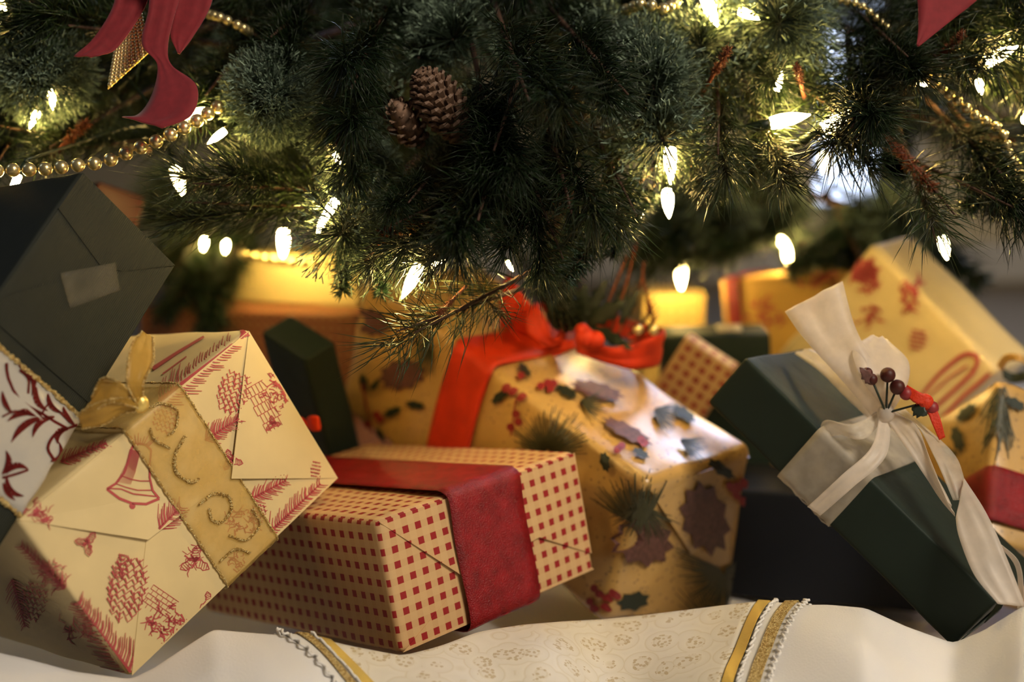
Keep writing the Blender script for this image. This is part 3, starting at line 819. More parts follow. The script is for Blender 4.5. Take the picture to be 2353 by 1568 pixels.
def leaf(x0, y0, x1, y1, w, bend=.3):
    d = np.array([x1-x0, y1-y0], float); nn = np.array([-d[1], d[0]]); n = 8
    t = np.linspace(0, 1, n); P = np.array([x0, y0]) + d*t[:, None] + nn * (bend*np.sin(t*math.pi))[:, None]
    for i in range(n-1):
        w_a = .62*w*math.sin(math.pi*min(.98, t[i]*.9+.08)); w_b = .62*w*math.sin(math.pi*min(.99, t[i+1]*.9+.08)); pr.stroke(P[i:i+2], w_a, w_b)
swirl([(10, 835), (14, 870), (40, 920), (90, 950), (150, 985), (172, 975)], 7, 6); swirl([(60, 905), (60, 870), (40, 850)], 5, 5)
swirl([(88, 950), (70, 955), (30, 945), (0, 958)], 5, 4); swirl([(150, 985), (120, 1000), (105, 1030), (118, 1055)], 8, 6); swirl([(90, 952), (110, 930), (150, 965)], 5, 3)
leaf(38, 840, 68, 910, 22, -.25); leaf(78, 890, 105, 945, 24, .2); leaf(105, 905, 140, 950, 20, .2); leaf(90, 955, 12, 968, 26, .18); leaf(92, 958, 20, 1018, 26, .12)
leaf(120, 958, 70, 1005, 24, .2); leaf(150, 985, 128, 1020, 26, .3); leaf(112, 1060, 130, 1015, 18, .3); leaf(0, 900, 24, 950, 18, .1); leaf(140, 935, 170, 980, 18, .1)
swirl([(0, 1098), (30, 1090), (60, 1080)], 6, 5); leaf(0, 1090, 8, 1035, 24, .2); leaf(8, 1088, 60, 1078, 24, -.25); leaf(10, 1096, 50, 1140, 24, .25); leaf(2, 1110, 30, 1150, 18, .1)
pr.build(M['swirl_red'], rib, name='leaf_swirl')

# --- large holly paper gift in the middle with the orange-red bow
bx, g = gift('kraft', 'large tan holly-print gift with orange-red ribbon bow in the middle', M['kraft'], r=.007, n=22, wob=.0022, seed=5)
KR = bx; h = bx.d / 2
flap(bx, [(-h[1]+.004, h[2]-.006), (.012, -.012), (h[1]-.004, h[2]-.006)], .0010, M['kraft'], g, face='x+')
flap(bx, [(-h[1]+.004, -h[2]+.004), (h[1]-.004, -h[2]+.004), (.012, -.006)], .0007, M['kraft'], g, face='x+')
wrap_ribbon(bx, 0, -.0475, -.003, M['red_ribbon'], g, off=.003, th=.0006, ripple=.0006, label='orange-red fabric ribbon', wave=.001)
pg = Print(bx, .0032); pb = Print(bx, .0034); pc = Print(bx, .0030); pn = Print(bx, .0032)
for x, y, a, r_ in ((1155, 910, -.7, 24), (908, 946, -.4, 22), (842, 880, 1.4, 22), (868, 884, -.9, 16), (1300, 908, .5, 26), (1440, 1362, -.6, 34), (1650, 1072, .4, 26), (1204, 858, .9, 20),
                    (1715, 1130, 1.4, 24), (1470, 1050, .5, 20), (1570, 960, .6, 30), (1640, 930, .6, 34), (880, 1000, 1.1, 18), (1395, 1062, 1.2, 22), (960, 930, .2, 22), (800, 960, 1.0, 22)):
    pg.blob(x, y, r_, r_ * .42, a, spikes=7, amp=.16)
for x, y in ((1195, 872), (1183, 900), (1203, 913), (1192, 950), (1180, 980), (1198, 968), (1168, 892), (1240, 896), (1256, 888), (1262, 902), (872, 952), (880, 962), (848, 975), (852, 995), (1395, 1372), (1382, 1362), (1408, 1360), (1390, 1392),
             (1662, 1100), (1672, 1112), (1678, 1098), (1684, 1122), (1418, 1040), (1426, 1034), (1470, 1020), (1478, 1028), (1370, 1395), (1362, 1380), (1372, 1350), (1692, 1090), (1270, 890)):
    pb.blob(x, y, 9)
pb.stroke([(1200, 850), (1192, 920), (1180, 1000)], 3); pb.stroke([(840, 880), (850, 940), (856, 1004)], 5)
for x, y, a, b_, an in ((930, 860, 52, 34, -.2), (1370, 905, 60, 18, .25), (1600, 1165, 46, 62, .2), (1470, 1235, 60, 44, -.5), (1440, 1000, 60, 16, .5), (1700, 1220, 30, 50, .1), (860, 740, 40, 30, .4), (1455, 1410, 40, 22, -.6)):
    pc.blob(x, y, a, b_, an, spikes=10, amp=.13)
def fan(cx, cy, r_, a0, a1, n):
    for i in range(n):
        a = a0 + (a1-a0)*(i + random.random()*.7)/n; l = r_*random.uniform(.7, 1.1)
        e = np.array([math.cos(a), math.sin(a)])*l; o = np.array([cx, cy]) + e*.06
        pn.stroke([o, o+e*.5 + np.array([0, 3]), o+e], 3.6, 1.4)
fan(1265, 1035, 85, -3.3, .1, 60); fan(1465, 1205, 105, -2.6, -1.0, 60); fan(1475, 1160, 70, .2, 2.8, 30); fan(1620, 1250, 85, -.6, 3.4, 60); fan(1330, 930, 60, -.5, .9, 16); fan(1580, 1350, 60, -3, 0, 20); fan(1000, 800, 60, 1.5, 4.5, 24)
fan(1500, 950, 60, -.4, 1.2, 20); fan(1560, 1020, 60, -.2, 1.0, 18); fan(840, 1000, 60, -3, -1, 14)
pg.build(M['holly_green'], g, 'printed_holly'); pb.build(M['berry_print'], g, 'printed_berries'); pc.build(M['cone_print'], g, 'printed_cones'); pn.build(M['print_needle'], g, 'printed_needles')
RR = M['red_ribbon']
bow_piece([(1150, 765, 1.19), (1146, 720, 1.165), (1152, 660, 1.16), (1168, 628, 1.17)], [(1262, 800, 1.17), (1232, 745, 1.16), (1214, 694, 1.15), (1176, 640, 1.165)], RR, g, ripple=.001, th=.0006)
bow_piece([(1300, 790, 1.16), (1262, 800, 1.14), (1215, 770, 1.135), (1212, 716, 1.14), (1245, 700, 1.16), (1256, 735, 1.17)], [(1302, 745, 1.155), (1272, 776, 1.14), (1262, 750, 1.135), (1240, 705, 1.14), (1240, 696, 1.16), (1268, 720, 1.17)], RR, g, ripple=.001, th=.0006)
bow_piece([(1322, 768, 1.14), (1395, 798, 1.125), (1450, 790, 1.125), (1526, 762, 1.15), (1500, 750, 1.20), (1380, 720, 1.21)], [(1325, 812, 1.14), (1400, 838, 1.13), (1455, 850, 1.13), (1516, 838, 1.155), (1490, 800, 1.20), (1360, 752, 1.20)], RR, g, ripple=.001, th=.0006)
bow_piece([(1180, 775, 1.17), (1240, 790, 1.16), (1320, 780, 1.15)], [(1170, 845, 1.17), (1235, 835, 1.16), (1320, 800, 1.15)], RR, g, name='ribbon_fold', ripple=.001, th=.0006)
# --- pick of holly, cone and berries tucked under that bow
pk = thing('holly_pick', at(1330, 770, 1.16), 'dark pine cone and holly pick tucked into the orange-red bow', 'decoration')
def pinecone(center, axis, L, R_, parent, mat, turns=13, per=8, name='cone_scales', sc=1.0):
    ax = nrm(axis); a = nrm(np.cross(ax, [.2, .3, .9])); b = np.cross(ax, a); parts = []
    n = turns * per
    for i in range(n):
        t = i / (n - 1); ang = i * 2.39996; prof = R_ * math.sin(math.pi * (0.16 + .80 * t)) ** .75
        c = np.asarray(center) + ax * (t - .5) * L; out = a * math.cos(ang) + b * math.sin(ang); side = np.cross(ax, out)
        w = L * .105 * sc * (1.15 - .5 * abs(t - .4)); base = c + out * prof * .25; tipp = c + out * prof + ax * w * .55
        thk = ax * w * .30
        Vv = [base - side*w*.3, base + side*w*.3, tipp + side*w*.62 - ax*w*.1, tipp - side*w*.62 - ax*w*.1, tipp + ax*w*.42 + out*w*.05,
              base - side*w*.3 - thk*.5, base + side*w*.3 - thk*.5, tipp + side*w*.55 - thk - ax*w*.1, tipp - side*w*.55 - thk - ax*w*.1, tipp + ax*w*.3 - thk*.6 + out*w*.16]
        Ff = [(0, 1, 2, 4, 3), (5, 8, 9, 7, 6), (0, 5, 6, 1), (1, 6, 7, 2), (2, 7, 9, 4), (4, 9, 8, 3), (3, 8, 5, 0)]
        parts.append((np.array(Vv), Ff))
    V, Fs = join(parts); mk(name, V, Fs, mat, parent, smooth=False, kind='stuff')
    V, Fs = uvsphere(center, 1.0, 14, 10, (R_*.62, R_*.62, L*.46), axis=ax); mk('cone_core', V, Fs, mat, parent)
pinecone(at(1305, 712, 1.15), (.3, -.5, .6), .036, .017, pk, M['holly_green'])
def leafshape(base, tip, wdt, nrm_dir, mat, parent, name='leaf', spikes=3):
    base = np.asarray(base); tip = np.asarray(tip); d = tip - base; s = nrm(np.cross(d, nrm_dir)) * wdt; up = nrm(np.cross(s, d))
    n = 2 * spikes + 1; t = np.linspace(0, 1, n + 2)[1:-1]
    w = np.sin(t * math.pi) * np.where(np.arange(n) % 2 == 0, 1.0, .62)
    L = [base] + [base + d*t[i] + s*w[i] + up*wdt*.25 for i in range(n)] + [tip]; Rr = [base] + [base + d*t[i] - s*w[i] + up*wdt*.25 for i in range(n)] + [tip]
    V, Fs = strip2(np.array(L) + up*1e-5, np.array(Rr), .0003, 4); return mk(name, V, Fs, mat, parent)
for (a, b_, w_) in (((1330, 740, 1.15), (1345, 650, 1.14), .008), ((1345, 750, 1.15), (1440, 690, 1.13), .009), ((1350, 745, 1.15), (1455, 805, 1.12), .006), ((1300, 745, 1.15), (1262, 690, 1.14), .008),
                    ((1345, 740, 1.16), (1395, 640, 1.16), .007), ((1400, 740, 1.16), (1448, 640, 1.16), .006), ((1310, 730, 1.14), (1290, 670, 1.16), .008), ((1420, 750, 1.15), (1470, 660, 1.15), .005)):
    leafshape(at(*a), at(*b_), w_, (0, -1, .3), M['holly_green'], pk)
for k, (x, y, r_) in enumerate(((1345, 778, .0085), (1368, 782, .0075), (1338, 760, .006))):
    V, Fs = uvsphere(at(x, y, 1.12), r_, 14, 10); mk('berry', V, Fs, M['red_ribbon'], pk)
for (a, m_, b_) in (((1400, 770, 1.15), (1440, 650, 1.15), (1462, 560, 1.16)), ((1420, 770, 1.15), (1470, 660, 1.15), (1480, 600, 1.15)), ((1440, 775, 1.15), (1490, 720, 1.15), (1478, 640, 1.15)), ((1380, 740, 1.15), (1420, 640, 1.15), (1440, 590, 1.15)), ((1460, 780, 1.15), (1500, 740, 1.15), (1490, 690, 1.16))):
    V, Fs = tube(smooth_path([at(*a), at(*m_), at(*b_)], 14), .0012, 6); mk('sprig_stem', V, Fs, M['twig_red'], pk)
    P = smooth_path([at(*a), at(*m_), at(*b_)], 14)
    parts = []
    for i in range(2, 13):
        for sg in (-1, 1):
            parts.append(tube([P[i], P[i] + np.array([sg*.006, -.001, .007])], [.0006, .0001], 4))
    V, Fs = join(parts); mk('sprig_needles', V, Fs, M['holly_green'], pk, kind='stuff')
for x, y in ((1466, 758), (1502, 760)):
    V, Fs = uvsphere(at(x, y, 1.12), .0042, 14, 10); mk('bead', V, Fs, M['gold'], pk)

# --- long dark green gift at the right with sheer white ribbon
bx, g = gift('green_right', 'long dark green gift with sheer white ribbon tipped over at the right', M['green_glossy'], r=.003, n=20, wob=.0008, seed=8)
h = bx.d / 2
flap(bx, [(-h[1]+.002, h[2]-.002), (.0, 0), (h[1]-.002, h[2]-.002)], .0009, M['green_glossy'], g, face='x+')
flap(bx, [(-h[1]+.002, -h[2]+.002), (h[1]-.002, -h[2]+.002), (.012, .0)], .0009, M['green_glossy'], g, face='x+')
V, Fs = strip2(np.array([at(2289, 1392, .905), at(2312, 1372, .90)]), np.array([at(2262, 1432, .905), at(2300, 1398, .895)]), .0006, 3); mk('loose_paper_corner', V, Fs, M['green_glossy'], g)
wrap_ribbon(bx, 0, -.043, .006, M['white_sheer'], g, off=.0025, th=.0003, ripple=.0008, label='sheer white ribbon band')
WS, WD = M['white_sheer'], M['white_sheer_dense']
bow_piece([(2010, 965, .975), (1930, 870, .97), (1850, 780, .98), (1803, 716, .99)], [(2045, 935, .975), (2015, 850, .965), (1965, 750, .975), (1936, 645, .985)], WD, g, ripple=.0015, th=.0003)
bow_piece([(2030, 940, .975), (1985, 880, .96), (1960, 800, .97), (2000, 770, .99)], [(2050, 945, .975), (2085, 890, .965), (2088, 830, .975), (2040, 778, .99)], WD, g, ripple=.0012, th=.0003)
bow_piece([(2020, 985, .99), (1950, 920, 1.0), (1880, 850, 1.02), (1826, 812, 1.04)], [(2035, 950, .99), (1985, 890, 1.0), (1920, 830, 1.02), (1862, 800, 1.04)], WD, g, name='ribbon_fold', ripple=.0008, th=.0003)
bow_piece([(2022, 950, .97), (2000, 1030, .945), (1930, 1095, .94), (1855, 1165, .95)], [(2048, 955, .97), (2034, 1050, .945), (1960, 1120, .94), (1885, 1185, .95)], WD, g, name='ribbon_tail', ripple=.0006, th=.0003)
bow_piece([(2018, 945, .975), (1960, 975, .96), (1900, 965, .97), (1885, 985, .98)], [(2030, 965, .975), (1985, 1010, .955), (1930, 1000, .965), (1895, 1010, .975)], WS, g, ripple=.0006, th=.0003)
bow_piece([(2030, 955, .97), (2088, 1040, .945), (2150, 1130, .935), (2195, 1187, .925)], [(2056, 945, .97), (2110, 985, .95), (2140, 1060, .935), (2178, 1150, .925)], WD, g, name='ribbon_tail', ripple=.0008, th=.0003)
bow_piece([(2056, 945, .972), (2110, 985, .952), (2150, 1060, .938), (2190, 1150, .928)], [(2080, 940, .975), (2180, 1035, .95), (2212, 1090, .935), (2217, 1150, .925)], WS, g, name='ribbon_tail', ripple=.0008, th=.0003)
bow_piece([(2196, 1192, .920), (2205, 1240, .912), (2240, 1325, .898), (2292, 1388, .89)], [(2215, 1098, .93), (2266, 1180, .915), (2312, 1280, .90), (2356, 1395, .89)], WD, g, name='ribbon_tail', ripple=.0008, th=.0003)
bow_piece([(2296, 1248, .905), (2340, 1290, .90), (2352, 1350, .90), (2350, 1400, .90)], [(2300, 1258, .91), (2332, 1300, .905), (2340, 1350, .905), (2338, 1400, .905)], WD, g, name='ribbon_tail', th=.0003)
V, Fs = uvsphere(at(2036, 950, .965), .006, 12, 8, (1, .8, 1.2)); mk('ribbon_knot', V, Fs, WD, g)
pk = thing('berry_pick', at(2050, 900, .96), 'small red berry and leaf pick in the sheer white bow', 'decoration')
for x, y, r_, m_ in ((2040, 862, .0052, 'dark_red'), (2062, 890, .0052, 'dark_red'), (2082, 905, .0045, 'berry_print'), (1992, 858, .004, 'dark_red'), (2003, 872, .004, 'dark_red'), (2125, 925, .006, 'red_ribbon'), (2140, 938, .005, 'berry_print')):
    V, Fs = uvsphere(at(x, y, .955), r_, 14, 10); mk('berry', V, Fs, M[m_], pk)
leafshape(at(2095, 935, .955), at(2130, 955, .95), .006, (0, -1, .2), M['holly_green'], pk); leafshape(at(2010, 885, .955), at(1975, 845, .95), .005, (0, -1, .2), M['cone_print'], pk)
V, Fs = px_ribbon([(2125, 930, .955), (2140, 970, .95), (2158, 1012, .95)], [(2145, 925, .955), (2160, 960, .95), (2172, 1005, .95)], 20, th=.0004); mk('red_tail', V, Fs, M['red_ribbon'], pk)
V, Fs = px_ribbon([(2075, 900, .955), (2100, 925, .95), (2130, 930, .95)], [(2085, 885, .955), (2110, 900, .95), (2140, 915, .95)], 20, th=.0004); mk('red_tail', V, Fs, M['red_ribbon'], pk)
for (a, b_) in (((2036, 950), (2040, 862)), ((2036, 950), (2062, 890)), ((2036, 950), (2003, 872)), ((2036, 950), (2125, 925))):
    V, Fs = tube([at(*a, .962), at(*b_, .957)], .0008, 5); mk('pick_wire', V, Fs, M['wire'], pk)

# --- cream toile gift behind at the right
bx, g = gift('toile_back', 'cream gift with faded red prints standing tilted behind the sheer bow', M['toile'], r=.006, n=16, wob=.0012, seed=11)
pr = Print(bx, .0018)
pr.fir(1960, 640, 2010, 610, 34, 14, 7, 12); pr.scribble(2000, 640, 24, 28, 30, 7); pr.scribble(2090, 680, 22, 34, 26, 7); pr.scribble(2000, 725, 22, 26, 16, 7); pr.cone(2110, 780, 40, 50, .2, 5, 5)
pr.stroke(smooth_path([(2110, 920, 0), (2160, 860, 0), (2215, 815, 0), (2245, 820, 0), (2240, 850, 0), (2190, 900, 0), (2140, 945, 0)], 30)[:, :2], 9)
pr.stroke([(2165, 960), (2220, 905), (2275, 858)], 8); pr.stroke([(2120, 925), (2180, 870), (2225, 840)], 5)
pr.build(M['toile_ink'], g)
# --- other gifts behind
bx, g = gift('orange', 'golden cream gift with a dark red ribbon behind the dark green gift', M['orange_paper'], r=.003, seed=12)
wrap_ribbon(bx, 0, -.066, -.050, M['satin_red'], g, off=.0016, name='ribbon')
pr = Print(bx, .0012); pr.scribble(1880, 640, 60, 20, 26, 7); pr.scribble(1760, 720, 40, 50, 26, 7); pr.build(M['toile_ink'], g)
BOX['cream']['c'][2] += .009
bx, g = gift('sparkle', 'small gold checked gift glowing under a light behind the holly pick', M['sparkle'], r=.002, seed=13)
bx, g = gift('cream', 'plain cream gift lying on top of the brown checked gift', M['cream_paper'], r=.002, seed=14)
bx, g = gift('striped', 'brown and red checked gift far back under the plain cream gift', M['gingham_far'], r=.002, seed=15)
b_ = BOX['mid_green']; b_['c'] = list(C0 + (np.array(b_['c']) - C0) * 1.045); b_['d'] = [v * 1.045 for v in b_['d']]; b_['d'][1] = .055
bx, g = gift('mid_green', 'dark green gift with a pale label behind the orange-red bow', M['green_glossy'], r=.003, seed=16)
tp = [bx.W(bx.round(bx.hit(*q), .0012)[0]) for q in ((1640, 742), (1700, 742), (1705, 765), (1650, 766))]
V, Fs = strip2(np.array([tp[0], tp[3]]), np.array([tp[1], tp[2]]), .0004, 3); mk('label', V, Fs, M['tag_white'], g)
BOX['cream_dots'] = dict(c=list(at(1592, 878, 1.265)), R=BOX['cream_dots']['R'], d=[.052, .07, .022])
bx, g = gift('cream_dots', 'small pale red-checked gift squeezed beside the dark green gifts', M['gingham'], r=.002, seed=17)
bx, g = gift('small_green', 'small dark green gift standing between the cream and holly gifts', M['green_glossy'], r=.004, seed=18)
for (L, R_) in (([(705, 962, 1.09), (715, 955, 1.075), (732, 958, 1.07), (736, 975, 1.08)], [(708, 985, 1.09), (720, 992, 1.075), (735, 990, 1.07), (737, 980, 1.08)]),
                ([(704, 968, 1.08), (690, 958, 1.07), (680, 975, 1.075)], [(705, 980, 1.08), (694, 990, 1.07), (682, 982, 1.075)])):
    bow_piece(L, R_, M['red_ribbon'], g, th=.0005, n=20, label='small red bow')
bx, g = gift('under', 'near-black box added to stand in for deep shade under the long dark green gift', M['shade_dark'], r=.003, seed=21)
bx, g = gift('kraft_right', 'tan holly-print gift with red ribbon cut off at the right', M['kraft'], r=.005, seed=19, wob=.0015)
wrap_ribbon(bx, 2, -.052, -.008, M['satin_red'], g, off=.0028, name='ribbon', ripple=.0004)
pg = Print(bx, .002); pn = Print(bx, .002)
for x, y, a, r_ in ((2205, 1010, 1.3, 30), (2225, 950, -.7, 28), (2330, 930, .5, 26), (2185, 1040, .4, 20)): pg.blob(x, y, r_, r_*.45, a, spikes=7, amp=.16)
fan_save = pn
for i in range(40):
    a = 1.2 + random.random()*1.0; l = random.uniform(50, 120); o = np.array([2300 + random.uniform(-12, 12), 900 + random.uniform(-10, 60)])
    e = np.array([math.cos(a), math.sin(a)])*l; pn.stroke([o, o + e*.5, o + e], 4, 2)
pg.build(M['holly_green'], g, 'printed_holly'); pn.build(M['print_needle'], g, 'printed_needles')
b_ = BOX['dark_red']; R__ = np.array(b_['R']); ext = .24; b_['c'] = list(np.array(b_['c']) - R__[:, 2] * ext / 2); b_['d'][2] += ext
bx, g = gift('dark_red', 'dark red gift peeping out behind the large dark green gift', M['dark_red'], r=.002, seed=20)
rp = thing('ribbon_curl', at(2330, 835, 1.16), 'brown ribbon curl on the gift at the right edge', 'ribbon')
V, Fs = px_ribbon([(2290, 838, 1.17), (2310, 815, 1.15), (2345, 815, 1.14), (2375, 835, 1.15)], [(2302, 855, 1.17), (2318, 832, 1.15), (2345, 832, 1.14), (2370, 850, 1.15)], 26, th=.0005); mk('ribbon_loop', V, Fs, M['kraft'], rp)
V, Fs = px_ribbon([(2302, 845, 1.18), (2330, 858, 1.18), (2372, 850, 1.17)], [(2305, 870, 1.18), (2330, 880, 1.18), (2372, 872, 1.17)], 20, th=.0005); mk('ribbon_loop', V, Fs, M['holly_green'], rp)

# ------------------------------------------------------------ the tree
def inst(name, me, parent, Mw, kind=None, label=None):
    o = bpy.data.objects.new(name, me); COL.objects.link(o); o.parent = parent
    org = ORG.get(parent.name, np.zeros(3))
    o.matrix_local = Matrix.Translation(Vector(-org)) @ Mw
    if kind: o['kind'] = kind
    if label: o['label'] = label
    return o
def frame(base, direction, roll=0.0, s=1.0):
    q = Vector(direction).to_track_quat('Z', 'Y')
    return Matrix.Translation(Vector(base)) @ q.to_matrix().to_4x4() @ Matrix.Rotation(roll, 4, 'Z') @ Matrix.Scale(s, 4)

def needle_mesh(name, mat, B, D0, D1, L, W, seg=(.5,), prongs=0, a0=0.0):
    """many three-sided tapering needles; B bases, D0 start direction, D1 end direction"""
    n = len(B); D0 = D0 / np.linalg.norm(D0, axis=1, keepdims=True); D1 = D1 / np.linalg.norm(D1, axis=1, keepdims=True)
    S = np.cross(D0, rng.normal(size=(n, 3))); S /= np.linalg.norm(S, axis=1, keepdims=True); T = np.cross(D0, S)
    P1 = B + D0 * (L * .5)[:, None]; P2 = P1 + D1 * (L * .5)[:, None]
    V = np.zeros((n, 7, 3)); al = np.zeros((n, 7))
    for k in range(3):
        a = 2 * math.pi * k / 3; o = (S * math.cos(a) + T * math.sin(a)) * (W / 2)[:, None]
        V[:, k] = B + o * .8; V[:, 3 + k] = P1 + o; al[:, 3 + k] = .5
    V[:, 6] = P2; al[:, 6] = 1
    base = (np.arange(n) * 7)[:, None]
    tri = np.array([(0, 1, 4), (0, 4, 3), (1, 2, 5), (1, 5, 4), (2, 0, 3), (2, 3, 5), (3, 4, 6), (4, 5, 6), (5, 3, 6)])
    Fa = (base[:, None, :] + tri[None]).reshape(-1, 3)
    V = V.reshape(-1, 3); al = al.reshape(-1)
    if prongs:
        m = n * prongs; ii = np.repeat(np.arange(n), prongs); t = rng.uniform(.78, 1.0, m)[:, None]
        p = np.where(t < .5, B[ii] + D0[ii] * (L[ii, None] * t), P1[ii] + D1[ii] * (L[ii, None] * (t - .5)))
        d = D1[ii] + rng.normal(size=(m, 3)) * .38; d /= np.linalg.norm(d, axis=1, keepdims=True)
        s = np.cross(d, rng.normal(size=(m, 3))); s /= np.linalg.norm(s, axis=1, keepdims=True)
        l = rng.uniform(.0025, .0055, m)[:, None]; w = .00042
        Vp = np.stack([p - s * w, p + s * w, p + d * l + s * w * .7, p + d * l - s * w * .7], 1).reshape(-1, 3)
        b4 = (np.arange(m) * 4 + len(V))[:, None]
        Fp = (b4[:, None, :] + np.array([(0, 1, 2), (0, 2, 3)])[None]).reshape(-1, 3)
        V = np.vstack([V, Vp]); al = np.concatenate([al, np.repeat(.78 + .22 * rng.random(m), 4)]); Fa = np.vstack([Fa, Fp])
    return mesh_from(name, V, Fa, False, [mat], {'along': al})

NM = dict(
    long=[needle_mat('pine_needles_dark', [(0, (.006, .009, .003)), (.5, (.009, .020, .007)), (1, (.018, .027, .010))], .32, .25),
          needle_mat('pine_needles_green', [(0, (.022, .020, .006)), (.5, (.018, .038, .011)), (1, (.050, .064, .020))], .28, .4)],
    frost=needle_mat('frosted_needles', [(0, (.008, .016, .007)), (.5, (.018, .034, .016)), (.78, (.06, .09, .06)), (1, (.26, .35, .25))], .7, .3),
    pvc=needle_mat('flat_green_needles', [(0, (.006, .016, .007)), (1, (.012, .040, .016))], .4, .5),
    bud=needle_mat('red_brown_bristles', [(0, (.10, .02, .008)), (1, (.26, .075, .02))], .6, .3))
def cone_dirs(n, lo, hi):
    ph = rng.uniform(0, 2*math.pi, n); th = np.radians(rng.uniform(lo, hi, n))
    return np.stack([np.sin(th)*np.cos(ph), np.sin(th)*np.sin(ph), np.cos(th)], 1)
def make_long(i, n=420, Ls=.15, nl=.062):
    t = rng.random(n) ** .85; B = np.zeros((n, 3)); B[:, 2] = t * Ls
    bend = np.array([.02 * math.sin(i), .02 * math.cos(i * 2), 0]); B += (t**2)[:, None] * bend
    D0 = cone_dirs(n, 18, 62); D1 = D0 + np.array([0, 0, .45]) + rng.normal(size=(n, 3)) * .22
    return needle_mesh('long_needles', NM['long'][i % 2], B, D0, D1, rng.uniform(.6, 1.12, n) * nl * (1 - .15 * t), rng.uniform(.0007, .0011, n))
def make_frost(i, n=620, Ls=.085, nl=.036):
    t = rng.random(n); B = np.zeros((n, 3)); B[:, 2] = t * Ls
    D0 = cone_dirs(n, 35, 85); D1 = D0 + rng.normal(size=(n, 3)) * .16 + np.array([0, 0, .12])
    return needle_mesh('frosted_needles', NM['frost'], B, D0, D1, rng.uniform(.75, 1.05, n) * nl, rng.uniform(.0006, .0009, n), prongs=3)
def make_pvc(i, n=520, Ls=.13, nl=.022):
    t = rng.random(n); B = np.zeros((n, 3)); B[:, 2] = t * Ls
    D0 = cone_dirs(n, 45, 75); D1 = D0 + rng.normal(size=(n, 3)) * .15
    return needle_mesh('flat_needles', NM['pvc'], B, D0, D1, rng.uniform(.8, 1.1, n) * nl * (1 - .3 * t**3), rng.uniform(.0013, .0019, n))
def make_bud(i, n=240, Ls=.05, nl=.007):
    t = rng.random(n); B = np.zeros((n, 3)); B[:, 2] = t * Ls
    D0 = cone_dirs(n, 40, 85); return needle_mesh('bud_bristles', NM['bud'], B, D0, D0 + rng.normal(size=(n, 3)) * .3, rng.uniform(.7, 1.2, n) * nl, rng.uniform(.0006, .001, n))
def make_ball(i, n=1700, nl=.040):
    B = np.zeros((n, 3)); B[:, 2] = rng.random(n) * .012
    D0 = cone_dirs(n, 1, 112); D1 = D0 + rng.normal(size=(n, 3)) * .10
    return needle_mesh('frosted_needles', NM['frost'], B, D0, D1, rng.uniform(.86, 1.02, n) * nl, rng.uniform(.0006, .0009, n), prongs=3)
LIB = dict(long=[make_long(i) for i in range(6)], frost=[make_frost(i) for i in range(4)], pvc=[make_pvc(i) for i in range(3)], bud=[make_bud(0)], ball=[make_ball(0)],
           sparse=[make_long(i, 95, .11, .060) for i in (1, 3)])
def stem_mesh(L, r, mat, nm):
    V, Fs = tube([(0, 0, -.05), (0, 0, 0), (0, 0, L*.5), (0, 0, L)], [r*1.2, r, r*.8, r*.35], 6)
    return mesh_from(nm, V, Fs, True, [mat])
STEM = dict(long=stem_mesh(.15, .0022, M['bark'], 'branch'), frost=stem_mesh(.085, .0018, M['bark'], 'branch'), pvc=stem_mesh(.13, .0018, M['bark'], 'branch'),
            bud=stem_mesh(.05, .0022, M['twig_red'], 'branch'), ball=stem_mesh(.012, .0018, M['bark'], 'branch'), sparse=stem_mesh(.11, .0018, M['bark'], 'branch'))
TRUNK = np.array([0.06, 1.80])
tree = thing('christmas_tree', (TRUNK[0], TRUNK[1], FLOOR_Z), 'decorated green pine tree with frosted tips spreading over the gifts', 'christmas tree')
V, Fs = tube([(TRUNK[0], TRUNK[1], FLOOR_Z + .02), (TRUNK[0], TRUNK[1], .5), (TRUNK[0], TRUNK[1], 1.25)], [.032, .028, .02], 12)
mk('trunk', V, Fs, M['bark'], tree)
V, Fs = join([tube([(TRUNK[0], TRUNK[1], FLOOR_Z + .005), (TRUNK[0] + .22*math.cos(a), TRUNK[1] + .22*math.sin(a), FLOOR_Z + .005)], .008, 8) for a in (0.4, 2.5, 4.6)] + [tube([(TRUNK[0], TRUNK[1], FLOOR_Z), (TRUNK[0], TRUNK[1], .06)], .04, 12)])
mk('tree_stand', V, Fs, M['wire'], tree)
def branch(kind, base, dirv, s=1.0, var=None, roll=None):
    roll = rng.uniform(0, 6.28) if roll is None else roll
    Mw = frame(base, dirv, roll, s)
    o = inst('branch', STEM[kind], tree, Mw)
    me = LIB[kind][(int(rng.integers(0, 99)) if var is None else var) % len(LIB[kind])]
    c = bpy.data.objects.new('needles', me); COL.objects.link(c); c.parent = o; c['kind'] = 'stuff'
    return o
def hero(kind, a, b_, s=1.0, var=None):
    A = at(*a); Bq = at(*b_); return branch(kind, A, Bq - A, s, var)
LENS = dict(long=.15, frost=.085, pvc=.13, sparse=.11, bud=.05, ball=.012)

# limbs
def limb(p_end, z0):
    e = np.asarray(p_end); st = np.array([TRUNK[0], TRUNK[1], z0])
    mid = (st + e) / 2 + np.array([0, 0, .03])
    V, Fs = tube(smooth_path([st, mid, e], 12), list(np.linspace(.008, .003, 12)), 6); mk('limb', V, Fs, M['bark'], tree)
for q in ((620, 120, 1.02), (300, 100, 1.15), (60, 60, 1.1), (900, 200, 1.05), (1150, 300, 1.02), (1050, 80, 1.1), (1400, 180, 1.1), (1500, 60, 1.15), (1750, 80, 1.15), (1900, 180, 1.1), (2150, 120, 1.15), (2330, 330, 1.15), (1650, 380, 1.4), (420, 440, 1.35), (1950, 480, 1.5)):
    p = at(*q); limb(p, max(.12, p[2] + .06))

